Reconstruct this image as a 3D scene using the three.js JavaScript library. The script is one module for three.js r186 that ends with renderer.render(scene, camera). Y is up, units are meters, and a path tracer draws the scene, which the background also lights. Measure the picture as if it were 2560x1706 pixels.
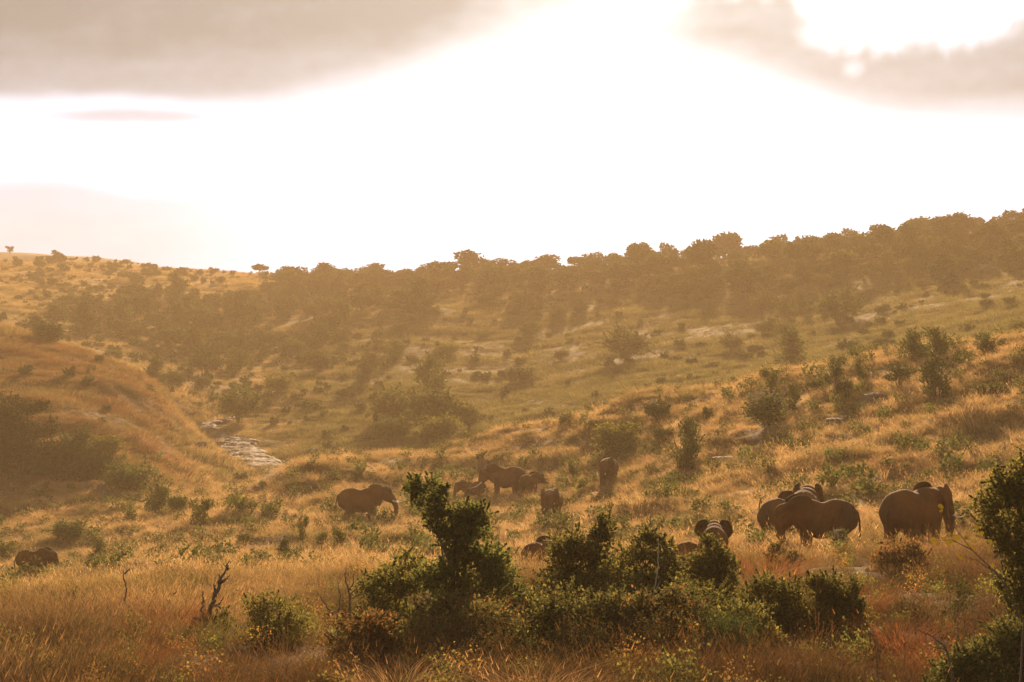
import * as THREE from 'three';
import { mergeGeometries } from 'three/addons/utils/BufferGeometryUtils.js';
import { MarchingCubes } from 'three/addons/objects/MarchingCubes.js';

// ---------------------------------------------------------------- camera, light, exposure
const FPX = 4600, CX = 1280, CY = 853;                       // the lens in pixels of the photograph
const EXPOSURE = 3.7;
const scene = new THREE.Scene();
const camera = new THREE.PerspectiveCamera(2 * Math.atan(CY / FPX) * 180 / Math.PI, 1024 / 682, 0.3, 4000);
camera.position.set(0, 0, 0);
camera.lookAt(0, 0, -100);
camera.updateMatrixWorld();
const renderer = new THREE.WebGLRenderer({ antialias: true });
renderer.toneMapping = THREE.LinearToneMapping;
renderer.toneMappingExposure = EXPOSURE;
renderer.shadowMap.enabled = true;

const SUN_AZ = 4.6 * Math.PI / 180, SUN_EL = 14.5 * Math.PI / 180;
const sunDir = new THREE.Vector3(Math.sin(SUN_AZ) * Math.cos(SUN_EL), Math.sin(SUN_EL), -Math.cos(SUN_AZ) * Math.cos(SUN_EL));
const sun = new THREE.DirectionalLight(new THREE.Color().setRGB(1.0, 0.67, 0.385), 5.0);
sun.name = 'sun';
sun.position.copy(sunDir).multiplyScalar(900).add(new THREE.Vector3(0, 0, -300));
sun.target.position.set(0, 0, -300);
sun.shadow.radius = 3;
sun.castShadow = true;
Object.assign(sun.shadow.camera, { left: -420, right: 420, top: 420, bottom: -420, near: 1, far: 2200 });
sun.shadow.mapSize.set(4096, 4096);
scene.add(sun, sun.target);
scene.fog = new THREE.FogExp2(new THREE.Color().setRGB(1.0, 0.76, 0.46), 0.00052);

// ---------------------------------------------------------------- random numbers and noise
function rng(seed) {
  let a = seed >>> 0;
  return () => { a = (a + 0x6D2B79F5) | 0; let t = Math.imul(a ^ (a >>> 15), 1 | a); t = (t + Math.imul(t ^ (t >>> 7), 61 | t)) ^ t; return ((t ^ (t >>> 14)) >>> 0) / 4294967296; };
}
const PERM = new Uint8Array(512); { const r = rng(77), p = [...Array(256).keys()]; for (let i = 255; i > 0; i--) { const j = Math.floor(r() * (i + 1)); [p[i], p[j]] = [p[j], p[i]]; } for (let i = 0; i < 512; i++) PERM[i] = p[i & 255]; }
function grad2(h, x, y) { const a = (h & 15) * 0.3926990817; return Math.cos(a) * x + Math.sin(a) * y; }
const COS16 = [...Array(16)].map((_, i) => Math.cos(i * Math.PI / 8)), SIN16 = [...Array(16)].map((_, i) => Math.sin(i * Math.PI / 8));
function noise2(x, y) {
  const X = Math.floor(x), Y = Math.floor(y); x -= X; y -= Y;
  const u = x * x * x * (x * (x * 6 - 15) + 10), v = y * y * y * (y * (y * 6 - 15) + 10);
  const i = X & 255, j = Y & 255, g = (h, a, b) => COS16[h & 15] * a + SIN16[h & 15] * b;
  const a = g(PERM[PERM[i] + j], x, y), b = g(PERM[PERM[i + 1] + j], x - 1, y), c = g(PERM[PERM[i] + j + 1], x, y - 1), d = g(PERM[PERM[i + 1] + j + 1], x - 1, y - 1);
  return (a + (b - a) * u + (c - a + (a - b + d - c) * u) * v) * 1.5;
}
function fbm(x, y, n = 4) { let s = 0, a = 1, t = 0; for (let i = 0; i < n; i++) { s += a * noise2(x, y); t += a; a *= 0.5; x = x * 2.03 + 17.1; y = y * 2.03 + 9.7; } return s / t; }
function noise3(x, y, z) { return (noise2(x + z * 0.71, y - z * 0.53) + noise2(y + 31.7 + x * 0.6, z - x * 0.37) + noise2(z + 11.3 - y * 0.4, x + 5.1 + y * 0.45)) / 2; }
const clamp = (x, a = 0, b = 1) => Math.min(b, Math.max(a, x)), lerp = (a, b, t) => a + (b - a) * t;
const smooth = (a, b, x) => { const t = clamp((x - a) / (b - a)); return t * t * (3 - 2 * t); };

// ---------------------------------------------------------------- sky: broken cloud round a veiled low sun
{
  const SKY = 1.25 / EXPOSURE, W = 4096, H = 2048, data = new Float32Array(W * H * 4), colour = [0, 0, 0];
  const bumps = (x, y, s, n) => fbm(x / s, y / s, n);
  // px, py: picture coordinates of a direction in front (they run on past the frame)
  function cloudCover(px, py) {
    const w = bumps(px, py * 1.6, 420, 4) * 60 + bumps(px + 900, py, 90, 3) * 14;
    // big cloud bank: lower edge, then fading to the white gap
    const edge = 262 + 26 * smooth(300, 800, px) - 60 * smooth(850, 1250, px) + w * 0.28;
    const melt = 12 + 175 * smooth(420, 1150, px);
    let bank = (1 - smooth(edge - 26 - melt, edge + 10 + melt * 0.2, py)) * (1 - smooth(1080, 1800, px + w * 3 + 0.7 * clamp(py, -200, 300)));
    bank = Math.max(bank, (1 - smooth(0.25, 1.0, Math.hypot((px - 330) / 330, (py - 290 - w * 0.15) / 27))) * 0.75);
    bank = Math.max(bank, (1 - smooth(0.4, 1.0, Math.hypot((px - 1420 + w) / 260, (py + 25) / 36))) * 0.45);
    // cloud with a lumpy top on the other side
    const lump = 60 * Math.abs(noise2(px / 95, 3.3)) + 24 * Math.abs(noise2(px / 37, 8.3)) + bumps(px, py, 60, 3) * 26;
    const top = 130 - lump * 0.8 - 135 * (1 - smooth(1950, 2110, px)) - 70 * smooth(2440, 2600, px);
    const low = lerp(200, 350, smooth(1650, 2300, px)) + w * 0.22;
    let far = smooth(top - 55, top + 45, py + 0.7 * w + 0.5 * bumps(px, py, 34, 3) * 30) * (1 - smooth(low - 140, low + 22, py + 0.4 * w)) * smooth(1440, 1820, px + w + 0.3 * py);
    far *= 0.66 + 0.34 * smooth(0.2, 1.7, Math.hypot((px - 2132 + w * 0.5 + 14 * bumps(px, py, 18, 2)) / 26, (py - 172 + w * 0.3) / 20));
    far *= 0.5 + 0.5 * smooth(0.3, 1.5, Math.hypot((px - 2045 + w * 0.4) / 55, (py - 88) / 34));
    // thin low veil
    const veil = 0.36 * smooth(425 + w * 0.45 + 30 * smooth(0, 400, px), 475 + w * 0.45 + 30 * smooth(0, 400, px), py) * (1 - smooth(250, 900, px + w));
    return [clamp(bank), clamp(far), clamp(veil)];
  }
  for (let row = 0; row < H; row++) {
    const el = ((row + 0.5) / H - 0.5) * Math.PI, se = Math.sin(el), ce = Math.cos(el);
    for (let col = 0; col < W; col++) {
      const az = ((col + 0.5) / W - 0.5) * 2 * Math.PI, x = Math.cos(az) * ce, z = Math.sin(az) * ce, at = (row * W + col) * 4;
      data[at + 3] = 1;
      if (el <= -0.02) { data[at] = 0.13; data[at + 1] = 0.095; data[at + 2] = 0.06; continue; }
      const cosS = x * sunDir.x + se * sunDir.y + z * sunDir.z, ang = Math.acos(clamp(cosS, -1, 1)) * 57.3;
      // veiled air: brightest toward the sun
      const g1 = Math.exp(-ang / 7), g2 = Math.exp(-ang / 22), g3 = Math.exp(-ang / 70);
      const blue = 1 - smooth(0.08, 0.3, se);                   // paler, bluer air low over the horizon
      const air = [0.42 + 0.44 * g3 + 0.36 * g2 + 0.9 * g1, 0.42 + 0.42 * g3 + 0.32 * g2 + 0.85 * g1 + 0.10 * blue, 0.40 + 0.38 * g3 + 0.28 * g2 + 0.75 * g1 + 0.40 * blue];
      const grey = [0.145 + 0.41 * g2 + 0.22 * g1, 0.15 + 0.345 * g2 + 0.19 * g1, 0.155 + 0.28 * g2 + 0.17 * g1];
      let cover;
      if (z < -0.2) {
        const px = CX + FPX * (x / -z), py = CY - FPX * (se / -z);
        const front = 1 - smooth(0.75, 1.3, Math.hypot(x, se) / -z);
        const [bank, far, veil] = cloudCover(px, py);
        // light comes through the thin lower margin of the cloud bank
        const thin = 0.5 * smooth(40, 290, py), wisp = 0.10 * bumps(px * 0.5 + 300, py * 2.2, 130, 5) + 0.05 * bumps(px, py * 1.5, 45, 3);
        const seen = clamp(Math.max(bank * (1 - thin * 0.6 + wisp), far * (0.86 + wisp), veil * (1 + wisp * 2)));
        cover = seen * front;
        if (front < 1) cover += (1 - front) * clamp(0.62 + 0.7 * fbm(x * 2.5 / (se + 0.25) + 4, z * 2.5 / (se + 0.25), 4));
      } else cover = clamp(0.62 + 0.7 * fbm(x * 2.5 / (se + 0.25) + 4, z * 2.5 / (se + 0.25), 4));
      for (let c = 0; c < 3; c++) data[at + c] = lerp(air[c], grey[c], cover) * SKY;
    }
  }
  const tex = new THREE.DataTexture(data, W, H, THREE.RGBAFormat, THREE.FloatType);
  tex.name = 'sky'; tex.mapping = THREE.EquirectangularReflectionMapping; tex.magFilter = tex.minFilter = THREE.LinearFilter; tex.needsUpdate = true;
  scene.background = tex; scene.environment = tex;
}

// ---------------------------------------------------------------- naming
const used = {};
function numbered(name) { const n = used[name] = (used[name] ?? -1) + 1; return n ? name + '_' + String(n).padStart(3, '0') : name; }
function tag(o, label, category, group, kind) { if (label) o.userData.label = label; if (category) o.userData.category = category; if (group) o.userData.group = group; if (kind) o.userData.kind = kind; return o; }
function thing(name, label, category, pos, turn = 0, group) { const o = new THREE.Group(); o.name = numbered(name); o.position.set(...pos); o.rotation.y = turn; scene.add(o); return tag(o, label, category, group); }
function part(name, geo, mat, parent) { const m = new THREE.Mesh(geo, mat); m.name = name; m.castShadow = m.receiveShadow = true; parent.add(m); return m; }

// ---------------------------------------------------------------- terrain: one height field through surveyed points
// each column: picture x, then pairs (distance in metres, picture y at which the ground there is seen)
const SURVEY = [
  [-900, [10, 2785, 18, 2029, 30, 1662, 39, 1567, 50, 1530, 75, 1500, 100, 1475, 145, 1430, 170, 1340, 195, 1200, 215, 1090, 255, 950, 290, 850, 330, 760, 400, 790, 470, 745, 600, 660, 760, 590, 950, 640]],
  [0, [10, 2785, 18, 2029, 30, 1662, 39, 1567, 50, 1530, 75, 1500, 100, 1475, 145, 1440, 170, 1340, 195, 1240, 215, 1150, 255, 1000, 290, 900, 330, 818, 400, 832, 470, 780, 600, 705, 760, 630, 950, 668]],
  [330, [10, 2785, 18, 2029, 30, 1661, 39, 1564, 50, 1518, 75, 1470, 100, 1440, 145, 1375, 165, 1315, 185, 1262, 215, 1180, 245, 1090, 275, 1005, 310, 932, 370, 930, 440, 850, 520, 770, 620, 705, 730, 656, 950, 690]],
  [540, [10, 2785, 18, 2029, 30, 1660, 39, 1563, 50, 1508, 75, 1450, 100, 1408, 140, 1335, 175, 1262, 190, 1248, 215, 1238, 240, 1205, 262, 1150, 285, 1098, 318, 1048, 350, 975, 400, 915, 460, 850, 530, 775, 610, 715, 690, 680, 800, 704, 950, 735]],
  [740, [10, 2785, 18, 2029, 30, 1659, 39, 1561, 50, 1500, 75, 1448, 100, 1410, 130, 1345, 160, 1262, 190, 1168, 215, 1192, 240, 1206, 270, 1150, 310, 1060, 350, 985, 400, 920, 460, 848, 530, 778, 600, 722, 670, 694, 800, 712, 950, 740]],
  [960, [10, 2785, 18, 2029, 30, 1657, 39, 1558, 50, 1490, 75, 1446, 100, 1400, 130, 1335, 155, 1272, 180, 1195, 205, 1138, 235, 1185, 272, 1112, 310, 1045, 350, 975, 410, 890, 480, 800, 550, 735, 630, 702, 800, 722, 950, 740]],
  [1280, [10, 2785, 18, 2029, 30, 1650, 39, 1545, 50, 1476, 85, 1438, 120, 1350, 148, 1292, 165, 1228, 185, 1145, 203, 1074, 222, 1120, 250, 1110, 285, 1054, 330, 990, 400, 895, 470, 800, 540, 720, 605, 690, 750, 706, 950, 735]],
  [1600, [10, 2785, 18, 2029, 30, 1646, 39, 1537, 50, 1462, 75, 1400, 105, 1318, 135, 1245, 160, 1155, 180, 1060, 195, 992, 215, 1030, 245, 1022, 295, 972, 340, 910, 400, 840, 460, 760, 530, 680, 590, 664, 720, 676, 950, 705]],
  [1920, [10, 2785, 18, 2029, 30, 1643, 39, 1532, 50, 1446, 73, 1372, 100, 1275, 130, 1150, 155, 1030, 174, 938, 195, 975, 225, 978, 265, 944, 310, 905, 360, 852, 430, 760, 500, 670, 570, 645, 700, 654, 950, 682]],
  [2240, [10, 2785, 18, 2029, 30, 1641, 39, 1528, 50, 1432, 73, 1368, 100, 1232, 128, 1080, 148, 970, 164, 890, 200, 905, 250, 888, 305, 842, 370, 770, 440, 682, 500, 610, 550, 606, 700, 622, 950, 660]],
  [2560, [10, 2785, 18, 2029, 30, 1639, 39, 1525, 50, 1420, 73, 1345, 100, 1180, 125, 1010, 146, 856, 185, 855, 240, 830, 300, 775, 380, 695, 450, 612, 530, 580, 700, 594, 950, 640]],
  [3500, [10, 2785, 18, 2029, 30, 1630, 39, 1509, 50, 1390, 73, 1290, 100, 1110, 125, 940, 146, 815, 200, 790, 300, 690, 450, 540, 550, 470, 700, 500, 950, 600]],
];
const TPS = (() => {
  const pts = [];
  for (const [px, row] of SURVEY) for (let i = 0; i < row.length; i += 2) pts.push([px / 800, Math.log(row[i]) * 1.9, row[i + 1]]);
  const n = pts.length, N = n + 3, A = [...Array(N)].map(() => new Float64Array(N + 1));
  const phi = (r2) => r2 > 1e-12 ? 0.5 * r2 * Math.log(r2) : 0;
  for (let i = 0; i < n; i++) {
    for (let j = 0; j < n; j++) A[i][j] = phi((pts[i][0] - pts[j][0]) ** 2 + (pts[i][1] - pts[j][1]) ** 2);
    A[i][i] += 0.0008;
    A[i][n] = A[n][i] = 1; A[i][n + 1] = A[n + 1][i] = pts[i][0]; A[i][n + 2] = A[n + 2][i] = pts[i][1]; A[i][N] = pts[i][2];
  }
  for (let c = 0; c < N; c++) {
    let p = c; for (let r = c + 1; r < N; r++) if (Math.abs(A[r][c]) > Math.abs(A[p][c])) p = r;
    [A[c], A[p]] = [A[p], A[c]];
    for (let r = c + 1; r < N; r++) { const f = A[r][c] / A[c][c]; if (f) for (let k = c; k <= N; k++) A[r][k] -= f * A[c][k]; }
  }
  const w = new Float64Array(N);
  for (let r = N - 1; r >= 0; r--) { let s = A[r][N]; for (let k = r + 1; k < N; k++) s -= A[r][k] * w[k]; w[r] = s / A[r][r]; }
  return (px, d) => {
    const u = px / 800, v = Math.log(d) * 1.9; let s = w[n] + w[n + 1] * u + w[n + 2] * v;
    for (let i = 0; i < n; i++) s += w[i] * phi((pts[i][0] - u) ** 2 + (pts[i][1] - v) ** 2);
    return s;
  };
})();
function baseHeight(x, d) {                                   // d: distance ahead of the camera, -z
  const dd = clamp(d, 10, 950), px = clamp(CX + FPX * x / dd, -900, 3500);
  let h = (CY - TPS(px, dd)) / FPX * dd;
  if (d < 10) h += (10 - d) * 0.03;
  if (d > 950) h -= (d - 950) * 0.12;
  return h;
}
const STREAM = [[612, 1044, 324], [570, 1050, 320], [520, 1062, 312], [522, 1078, 303], [575, 1096, 293], [588, 1118, 284], [632, 1148, 271], [706, 1174, 258], [742, 1202, 245]]
  .map(([px, py, d]) => [(px - CX) / FPX * d, d, (CY - py) / FPX * d]);
function streamDistance(x, d) {                               // [metres from the middle of the stream, its height there]
  let best = 1e9, h = 0;
  for (let i = 0; i + 1 < STREAM.length; i++) {
    const a = STREAM[i], b = STREAM[i + 1], ux = b[0] - a[0], ud = b[1] - a[1], t = clamp(((x - a[0]) * ux + (d - a[1]) * ud) / (ux * ux + ud * ud));
    const r = Math.hypot(x - a[0] - ux * t, d - a[1] - ud * t);
    if (r < best) { best = r; h = lerp(a[2], b[2], t); }
  }
  return [best, h];
}
// single mounds and banks: [x, distance, half width, half depth, height]
const MOUNDS = [[235, 92, 3.6, 3, 1.1], [330, 86, 2.5, 2.2, 0.7], [120, 112, 4, 4, 0.8], [760, 182, 7, 5, 1.0], [640, 120, 4, 3, 0.8], [560, 150, 5, 4, 0.9], [920, 118, 4, 3, 0.7], [1120, 130, 5, 4, 0.7], [1330, 118, 4, 3, 0.7], [1620, 112, 4.5, 3, 0.8], [430, 64, 2.6, 2.2, 0.6], [150, 58, 2.5, 2, 0.5], [1700, 150, 6, 4, 0.9], [2050, 118, 5, 3.5, 0.8], [2300, 108, 4, 3, 0.7], [2420, 125, 5, 4, 0.8], [60, 250, 8, 7, 1.4], [240, 240, 8, 6, 1.3], [330, 280, 9, 8, 1.5]].map(([px, d, ...r]) => [(px - CX) / FPX * d, d, ...r]);
function fullHeight(x, d) {
  let h = baseHeight(x, d);
  // hummocks: knee-high near by, broader far away
  const near = smooth(14, 40, d) * (1 - smooth(260, 420, d));
  h += near * (0.20 * noise2(x / 2.6, d / 2.2) + 0.55 * fbm(x / 8.5 + 3, d / 7.5 + 9, 3) - 0.36 * Math.abs(noise2(x / 5.2 + 40, d / 7 + 3)));
  for (const [mx, md, rx, rd, mh] of MOUNDS) { const q = ((x - mx) / rx) ** 2 + ((d - md) / rd) ** 2; if (q < 6) h += mh * Math.exp(-q); }
  h += smooth(60, 200, d) * 0.75 * fbm(x / 26 + 8, d / 30, 3) * (1 - 0.7 * (1 - smooth(0, 40, Math.abs(d - 250))));
  h += smooth(300, 450, d) * 1.6 * fbm(x / 46 + 2, d / 60 + 5, 4);
  if (d > 230 && d < 340 && x > -65 && x < -5) {
    const [r, sh] = streamDistance(x, d);
    h = lerp(sh - 0.3 + 0.6 * smooth(0.05, 0.45, noise2(x / 3.2, d / 6)), h, smooth(2.6, 8.0, r + 1.4 * noise2(x / 2.3, d / 4)));
  }
  return h;
}
// grid: columns fan out with distance, rows grow with distance
const NC = 521, NR = 660, Z0 = -16, Z1 = 860, HGT = new Float32Array(NC * NR);
const colX = (t, d) => (0.22 * t + 0.78 * t * t * t) * (d + 62), rowD = (s) => (Z0 + 25) * Math.pow((Z1 + 25) / (Z0 + 25), s) - 25;
for (let j = 0; j < NR; j++) { const d = rowD(j / (NR - 1)); for (let i = 0; i < NC; i++) HGT[j * NC + i] = fullHeight(colX(2 * i / (NC - 1) - 1, d), d); }
function ground(x, d) {                                       // height of the ground sheet
  const s = clamp(Math.log((d + 25) / (Z0 + 25)) / Math.log((Z1 + 25) / (Z0 + 25))) * (NR - 1);
  const g = clamp(x / (d + 62), -1, 1); let t = clamp(g / 0.5, -1, 1);
  for (let k = 0; k < 12; k++) t -= (0.22 * t + 0.78 * t * t * t - g) / (0.22 + 2.34 * t * t);
  const c = clamp((t + 1) / 2) * (NC - 1), i = Math.min(NC - 2, Math.floor(c)), j = Math.min(NR - 2, Math.floor(s)), a = c - i, b = s - j, k = j * NC + i;
  return lerp(lerp(HGT[k], HGT[k + 1], a), lerp(HGT[k + NC], HGT[k + NC + 1], a), b);
}
// where the sight line through a picture point meets the ground; from: skip what is nearer
function hit(px, py, from = 12) {
  const sx = (px - CX) / FPX, sy = (CY - py) / FPX;
  let d = from, was = null;
  while (d < 1000) {
    const below = sy * d - ground(sx * d, d);
    if (was !== null && was > 0 && below <= 0) { let lo = d / 1.004, hi = d; for (let k = 0; k < 14; k++) { const m = (lo + hi) / 2; if (sy * m - ground(sx * m, m) > 0) lo = m; else hi = m; } return hi; }
    was = below; d *= 1.004;
  }
  return null;
}
const on = (px, d, dy = 0) => { const x = (px - CX) / FPX * d; return [x, ground(x, d) + dy, -d]; };
const world = (px, py, d) => [(px - CX) / FPX * d, (CY - py) / FPX * d, -d];
const M2 = (px, d) => px / FPX * d;                           // pixels to metres at a distance

// ground cover tints, by place: 0 straw, 1 rust, 2 green
function cover(x, d) {
  const n1 = fbm(x / 14 + 5, d / 16 + 2, 3), n2 = fbm(x / 5 + 15, d / 6 + 1, 3), px = CX + FPX * x / Math.max(d, 8);
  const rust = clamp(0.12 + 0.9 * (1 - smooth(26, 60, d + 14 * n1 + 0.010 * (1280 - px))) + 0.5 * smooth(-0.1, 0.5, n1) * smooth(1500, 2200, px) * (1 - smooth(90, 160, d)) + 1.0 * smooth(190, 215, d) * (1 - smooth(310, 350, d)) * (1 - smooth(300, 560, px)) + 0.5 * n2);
  const green = clamp(0.30 + 0.9 * n2 - 0.5 * n1 + 0.30 * smooth(330, 420, d) * (1 - smooth(560, 640, d)) + 0.62 * smooth(205, 250, d) * smooth(640, 900, px) * (1 - smooth(420, 560, d)) - 0.15 * (1 - smooth(30, 60, d)) + 0.35 * smooth(235, 260, d) * (1 - smooth(330, 400, d)) * smooth(420, 560, px));
  return [rust, green];
}
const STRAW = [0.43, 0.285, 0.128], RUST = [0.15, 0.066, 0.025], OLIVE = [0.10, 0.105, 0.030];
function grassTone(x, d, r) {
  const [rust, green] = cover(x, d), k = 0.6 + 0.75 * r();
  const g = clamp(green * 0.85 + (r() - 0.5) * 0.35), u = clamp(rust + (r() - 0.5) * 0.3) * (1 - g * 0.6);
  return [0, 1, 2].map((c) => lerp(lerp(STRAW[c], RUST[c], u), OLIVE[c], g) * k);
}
{
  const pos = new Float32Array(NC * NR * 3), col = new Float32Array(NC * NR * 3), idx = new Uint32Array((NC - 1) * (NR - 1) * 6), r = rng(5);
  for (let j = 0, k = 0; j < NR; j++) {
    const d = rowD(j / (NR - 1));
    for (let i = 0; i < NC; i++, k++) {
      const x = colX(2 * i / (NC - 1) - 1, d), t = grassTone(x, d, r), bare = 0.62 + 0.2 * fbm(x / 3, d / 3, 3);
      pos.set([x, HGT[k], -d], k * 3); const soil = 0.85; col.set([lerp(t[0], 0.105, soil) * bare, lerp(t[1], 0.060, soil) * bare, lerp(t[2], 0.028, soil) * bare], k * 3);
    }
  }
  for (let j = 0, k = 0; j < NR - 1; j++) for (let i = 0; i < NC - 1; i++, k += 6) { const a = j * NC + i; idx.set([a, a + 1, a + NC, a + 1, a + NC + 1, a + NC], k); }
  const geo = new THREE.BufferGeometry();
  geo.setAttribute('position', new THREE.BufferAttribute(pos, 3)); geo.setAttribute('color', new THREE.BufferAttribute(col, 3)); geo.setIndex(new THREE.BufferAttribute(idx, 1)); geo.computeVertexNormals();
  const m = new THREE.Mesh(geo, new THREE.MeshPhysicalMaterial({ vertexColors: true, roughness: 1, specularIntensity: 0.08 }));
  m.name = 'ground'; m.receiveShadow = m.castShadow = true; tag(m, 'hummocky savanna slopes of a dry valley under tall straw grass', null, null, 'structure'); scene.add(m);
}
// ---------------------------------------------------------------- shared shapes
const V = (x, y, z) => new THREE.Vector3(x, y, z);
function taperTube(pts, radii, sides = 8) {                   // closed tube through points with a radius at each
  const pos = [], idx = [], n = pts.length, t = V(), a = V(), b = V();
  for (let i = 0; i < n; i++) {
    t.subVectors(pts[Math.min(i + 1, n - 1)], pts[Math.max(i - 1, 0)]).normalize();
    a.set(0.31, 0.2, 0.93).cross(t); if (a.lengthSq() < 1e-4) a.set(1, 0, 0); a.normalize(); b.crossVectors(t, a);
    for (let k = 0; k < sides; k++) { const q = k / sides * 6.2832, c = Math.cos(q) * radii[i], s = Math.sin(q) * radii[i]; pos.push(pts[i].x + a.x * c + b.x * s, pts[i].y + a.y * c + b.y * s, pts[i].z + a.z * c + b.z * s); }
    if (i) for (let k = 0; k < sides; k++) { const p = (i - 1) * sides + k, q = (i - 1) * sides + (k + 1) % sides; idx.push(p, q, p + sides, q, q + sides, p + sides); }
  }
  const e = pos.length / 3; pos.push(pts[n - 1].x, pts[n - 1].y, pts[n - 1].z); for (let k = 0; k < sides; k++) idx.push((n - 1) * sides + k, (n - 1) * sides + (k + 1) % sides, e);
  const g = new THREE.BufferGeometry(); g.setAttribute('position', new THREE.Float32BufferAttribute(pos, 3)); g.setIndex(idx); g.computeVertexNormals(); return g;
}
// ---------------------------------------------------------------- grass
// one tuft: blades leaning out of a root patch; seg triangles strips that narrow to the tip
function tuft(seed, blades, height, spread, width, droop, seg = 2, heads = 0) {
  const r = rng(seed), pos = [], col = [], idx = [];
  for (let b = 0; b < blades; b++) {
    const a = r() * 6.283, rad = Math.sqrt(r()) * spread, x0 = Math.cos(a) * rad, z0 = Math.sin(a) * rad;
    const h = height * (0.45 + 0.75 * r()), lean = (0.15 + 0.55 * r() + rad / spread * 0.25) * droop * h, la = a + (r() - 0.5) * 1.8, face = r() * 6.283;
    const w = width * (0.6 + 0.8 * r()), fx = Math.cos(face) * w / 2, fz = Math.sin(face) * w / 2, k = 0.7 + 0.6 * r(), start = pos.length / 3;
    for (let s = 0; s <= seg; s++) {
      const t = s / seg, off = lean * t * t, y = h * (t - 0.28 * droop * t * t) - 0.04, n = s === seg ? 0.12 : 1 - 0.45 * t;
      const x = x0 + Math.cos(la) * off, z = z0 + Math.sin(la) * off;
      pos.push(x - fx * n, y, z - fz * n, x + fx * n, y, z + fz * n);
      col.push(k, k, k, k, k, k);
      if (s) idx.push(start + s * 2 - 2, start + s * 2 - 1, start + s * 2, start + s * 2 - 1, start + s * 2 + 1, start + s * 2);
    }
    if (r() < heads) {                                          // seed head on the tip
      const t0 = pos.length / 3, x = x0 + Math.cos(la) * lean, z = z0 + Math.sin(la) * lean, y = h * (1 - 0.28 * droop), l = 0.07 + 0.07 * r(), q = width * 0.8;
      pos.push(x - fz / w * q, y - 0.02, z + fx / w * q, x + fz / w * q, y + l * 0.04, z - fx / w * q, x + Math.cos(la) * l * 0.5, y + l, z + Math.sin(la) * l * 0.5);
      col.push(1.25, 1.15, 1.0, 1.25, 1.15, 1.0, 1.25, 1.15, 1.0); idx.push(t0, t0 + 1, t0 + 2);
    }
  }
  const g = new THREE.BufferGeometry();
  g.setAttribute('position', new THREE.Float32BufferAttribute(pos, 3)); g.setAttribute('color', new THREE.Float32BufferAttribute(col, 3)); g.setIndex(idx);
  g.computeVertexNormals();
  return g;
}
const leafMaterial = (t = 0.4) => new THREE.MeshPhysicalMaterial({ vertexColors: true, roughness: 1, transmission: t, thickness: 0, side: THREE.DoubleSide, specularIntensity: 0.15 });
const GRASS = leafMaterial(0.45);
const inStream = (x, d) => d > 238 && d < 335 && x < -5 && x > -65 && streamDistance(x, d)[0] + 2.2 * noise2(x / 2.6, d / 3) < 1.9;
// fields of tufts in the wedge of land that the lens sees (and a margin beside it)
function field(name, label, geos, d0, d1, perM2, size, keep, tone) {
  const r = rng(name.length * 131 + Math.round(d0)), m = new THREE.Matrix4(), q = new THREE.Quaternion(), up = new THREE.Vector3(0, 1, 0), lists = geos.map(() => []);
  const half = 0.278 * 1.1, area = half * (d1 * d1 - d0 * d0), n = Math.round(area * perM2);
  for (let i = 0; i < n; i++) {
    const d = Math.sqrt(d0 * d0 + (d1 * d1 - d0 * d0) * r()), x = (r() * 2 - 1) * (half * d + 1.2), k = keep(x, d, r);
    if (k <= 0 || inStream(x, d)) continue;
    lists[Math.floor(r() * geos.length)].push([x, d, k]);
  }
  lists.forEach((list, gi) => {
    const o = new THREE.InstancedMesh(geos[gi], GRASS, list.length), c = new THREE.Color();
    list.forEach(([x, d, k], i) => {
      const s = size * k * (0.7 + 0.6 * r()), y = ground(x, d);
      q.setFromAxisAngle(up, r() * 6.283);
      m.compose(new THREE.Vector3(x, y, -d), q, new THREE.Vector3(s * (0.9 + 0.4 * r()), s * (0.8 + 0.4 * r()), s * (0.9 + 0.4 * r())));
      o.setMatrixAt(i, m); const t = tone(x, d, r); o.setColorAt(i, c.setRGB(...t));
    });
    o.name = numbered(name); o.castShadow = o.receiveShadow = true; tag(o, label, 'grass', null, 'stuff'); scene.add(o);
  });
}
const patch = (x, d) => 0.78 + 1.5 * fbm(x / 5.5 + 70, d / 5 + 30, 3);
const shaded = (x, d, r) => { const px = CX + FPX * x / d, k = lerp(0.42, 1, smooth(36, 76, d + 20 * fbm(x / 5, d / 6, 3) + 12 * (r() - 0.5) + 0.005 * (1280 - px))); return grassTone(x, d, r).map((c) => c * k); };  // tufts darken toward the camera: foreground shade painted into the grass colour
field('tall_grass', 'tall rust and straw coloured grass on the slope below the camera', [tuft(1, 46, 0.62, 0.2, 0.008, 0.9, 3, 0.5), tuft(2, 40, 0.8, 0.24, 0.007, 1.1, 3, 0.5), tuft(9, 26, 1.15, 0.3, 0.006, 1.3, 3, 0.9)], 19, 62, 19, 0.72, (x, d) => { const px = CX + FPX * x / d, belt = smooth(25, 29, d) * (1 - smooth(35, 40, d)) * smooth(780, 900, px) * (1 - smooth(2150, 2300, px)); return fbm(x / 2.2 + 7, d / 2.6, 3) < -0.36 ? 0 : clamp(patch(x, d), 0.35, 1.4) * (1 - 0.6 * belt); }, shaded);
field('tall_grass', 'tall straw grass on the lit slopes where the elephants walk', [tuft(3, 42, 0.55, 0.34, 0.02, 0.9, 2, 0.2), tuft(4, 46, 0.7, 0.4, 0.018, 1.1, 2, 0.2)], 60, 225, 5.2, 1.0, (x, d) => clamp(patch(x, d), 0.25, 1.6), shaded);
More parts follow.
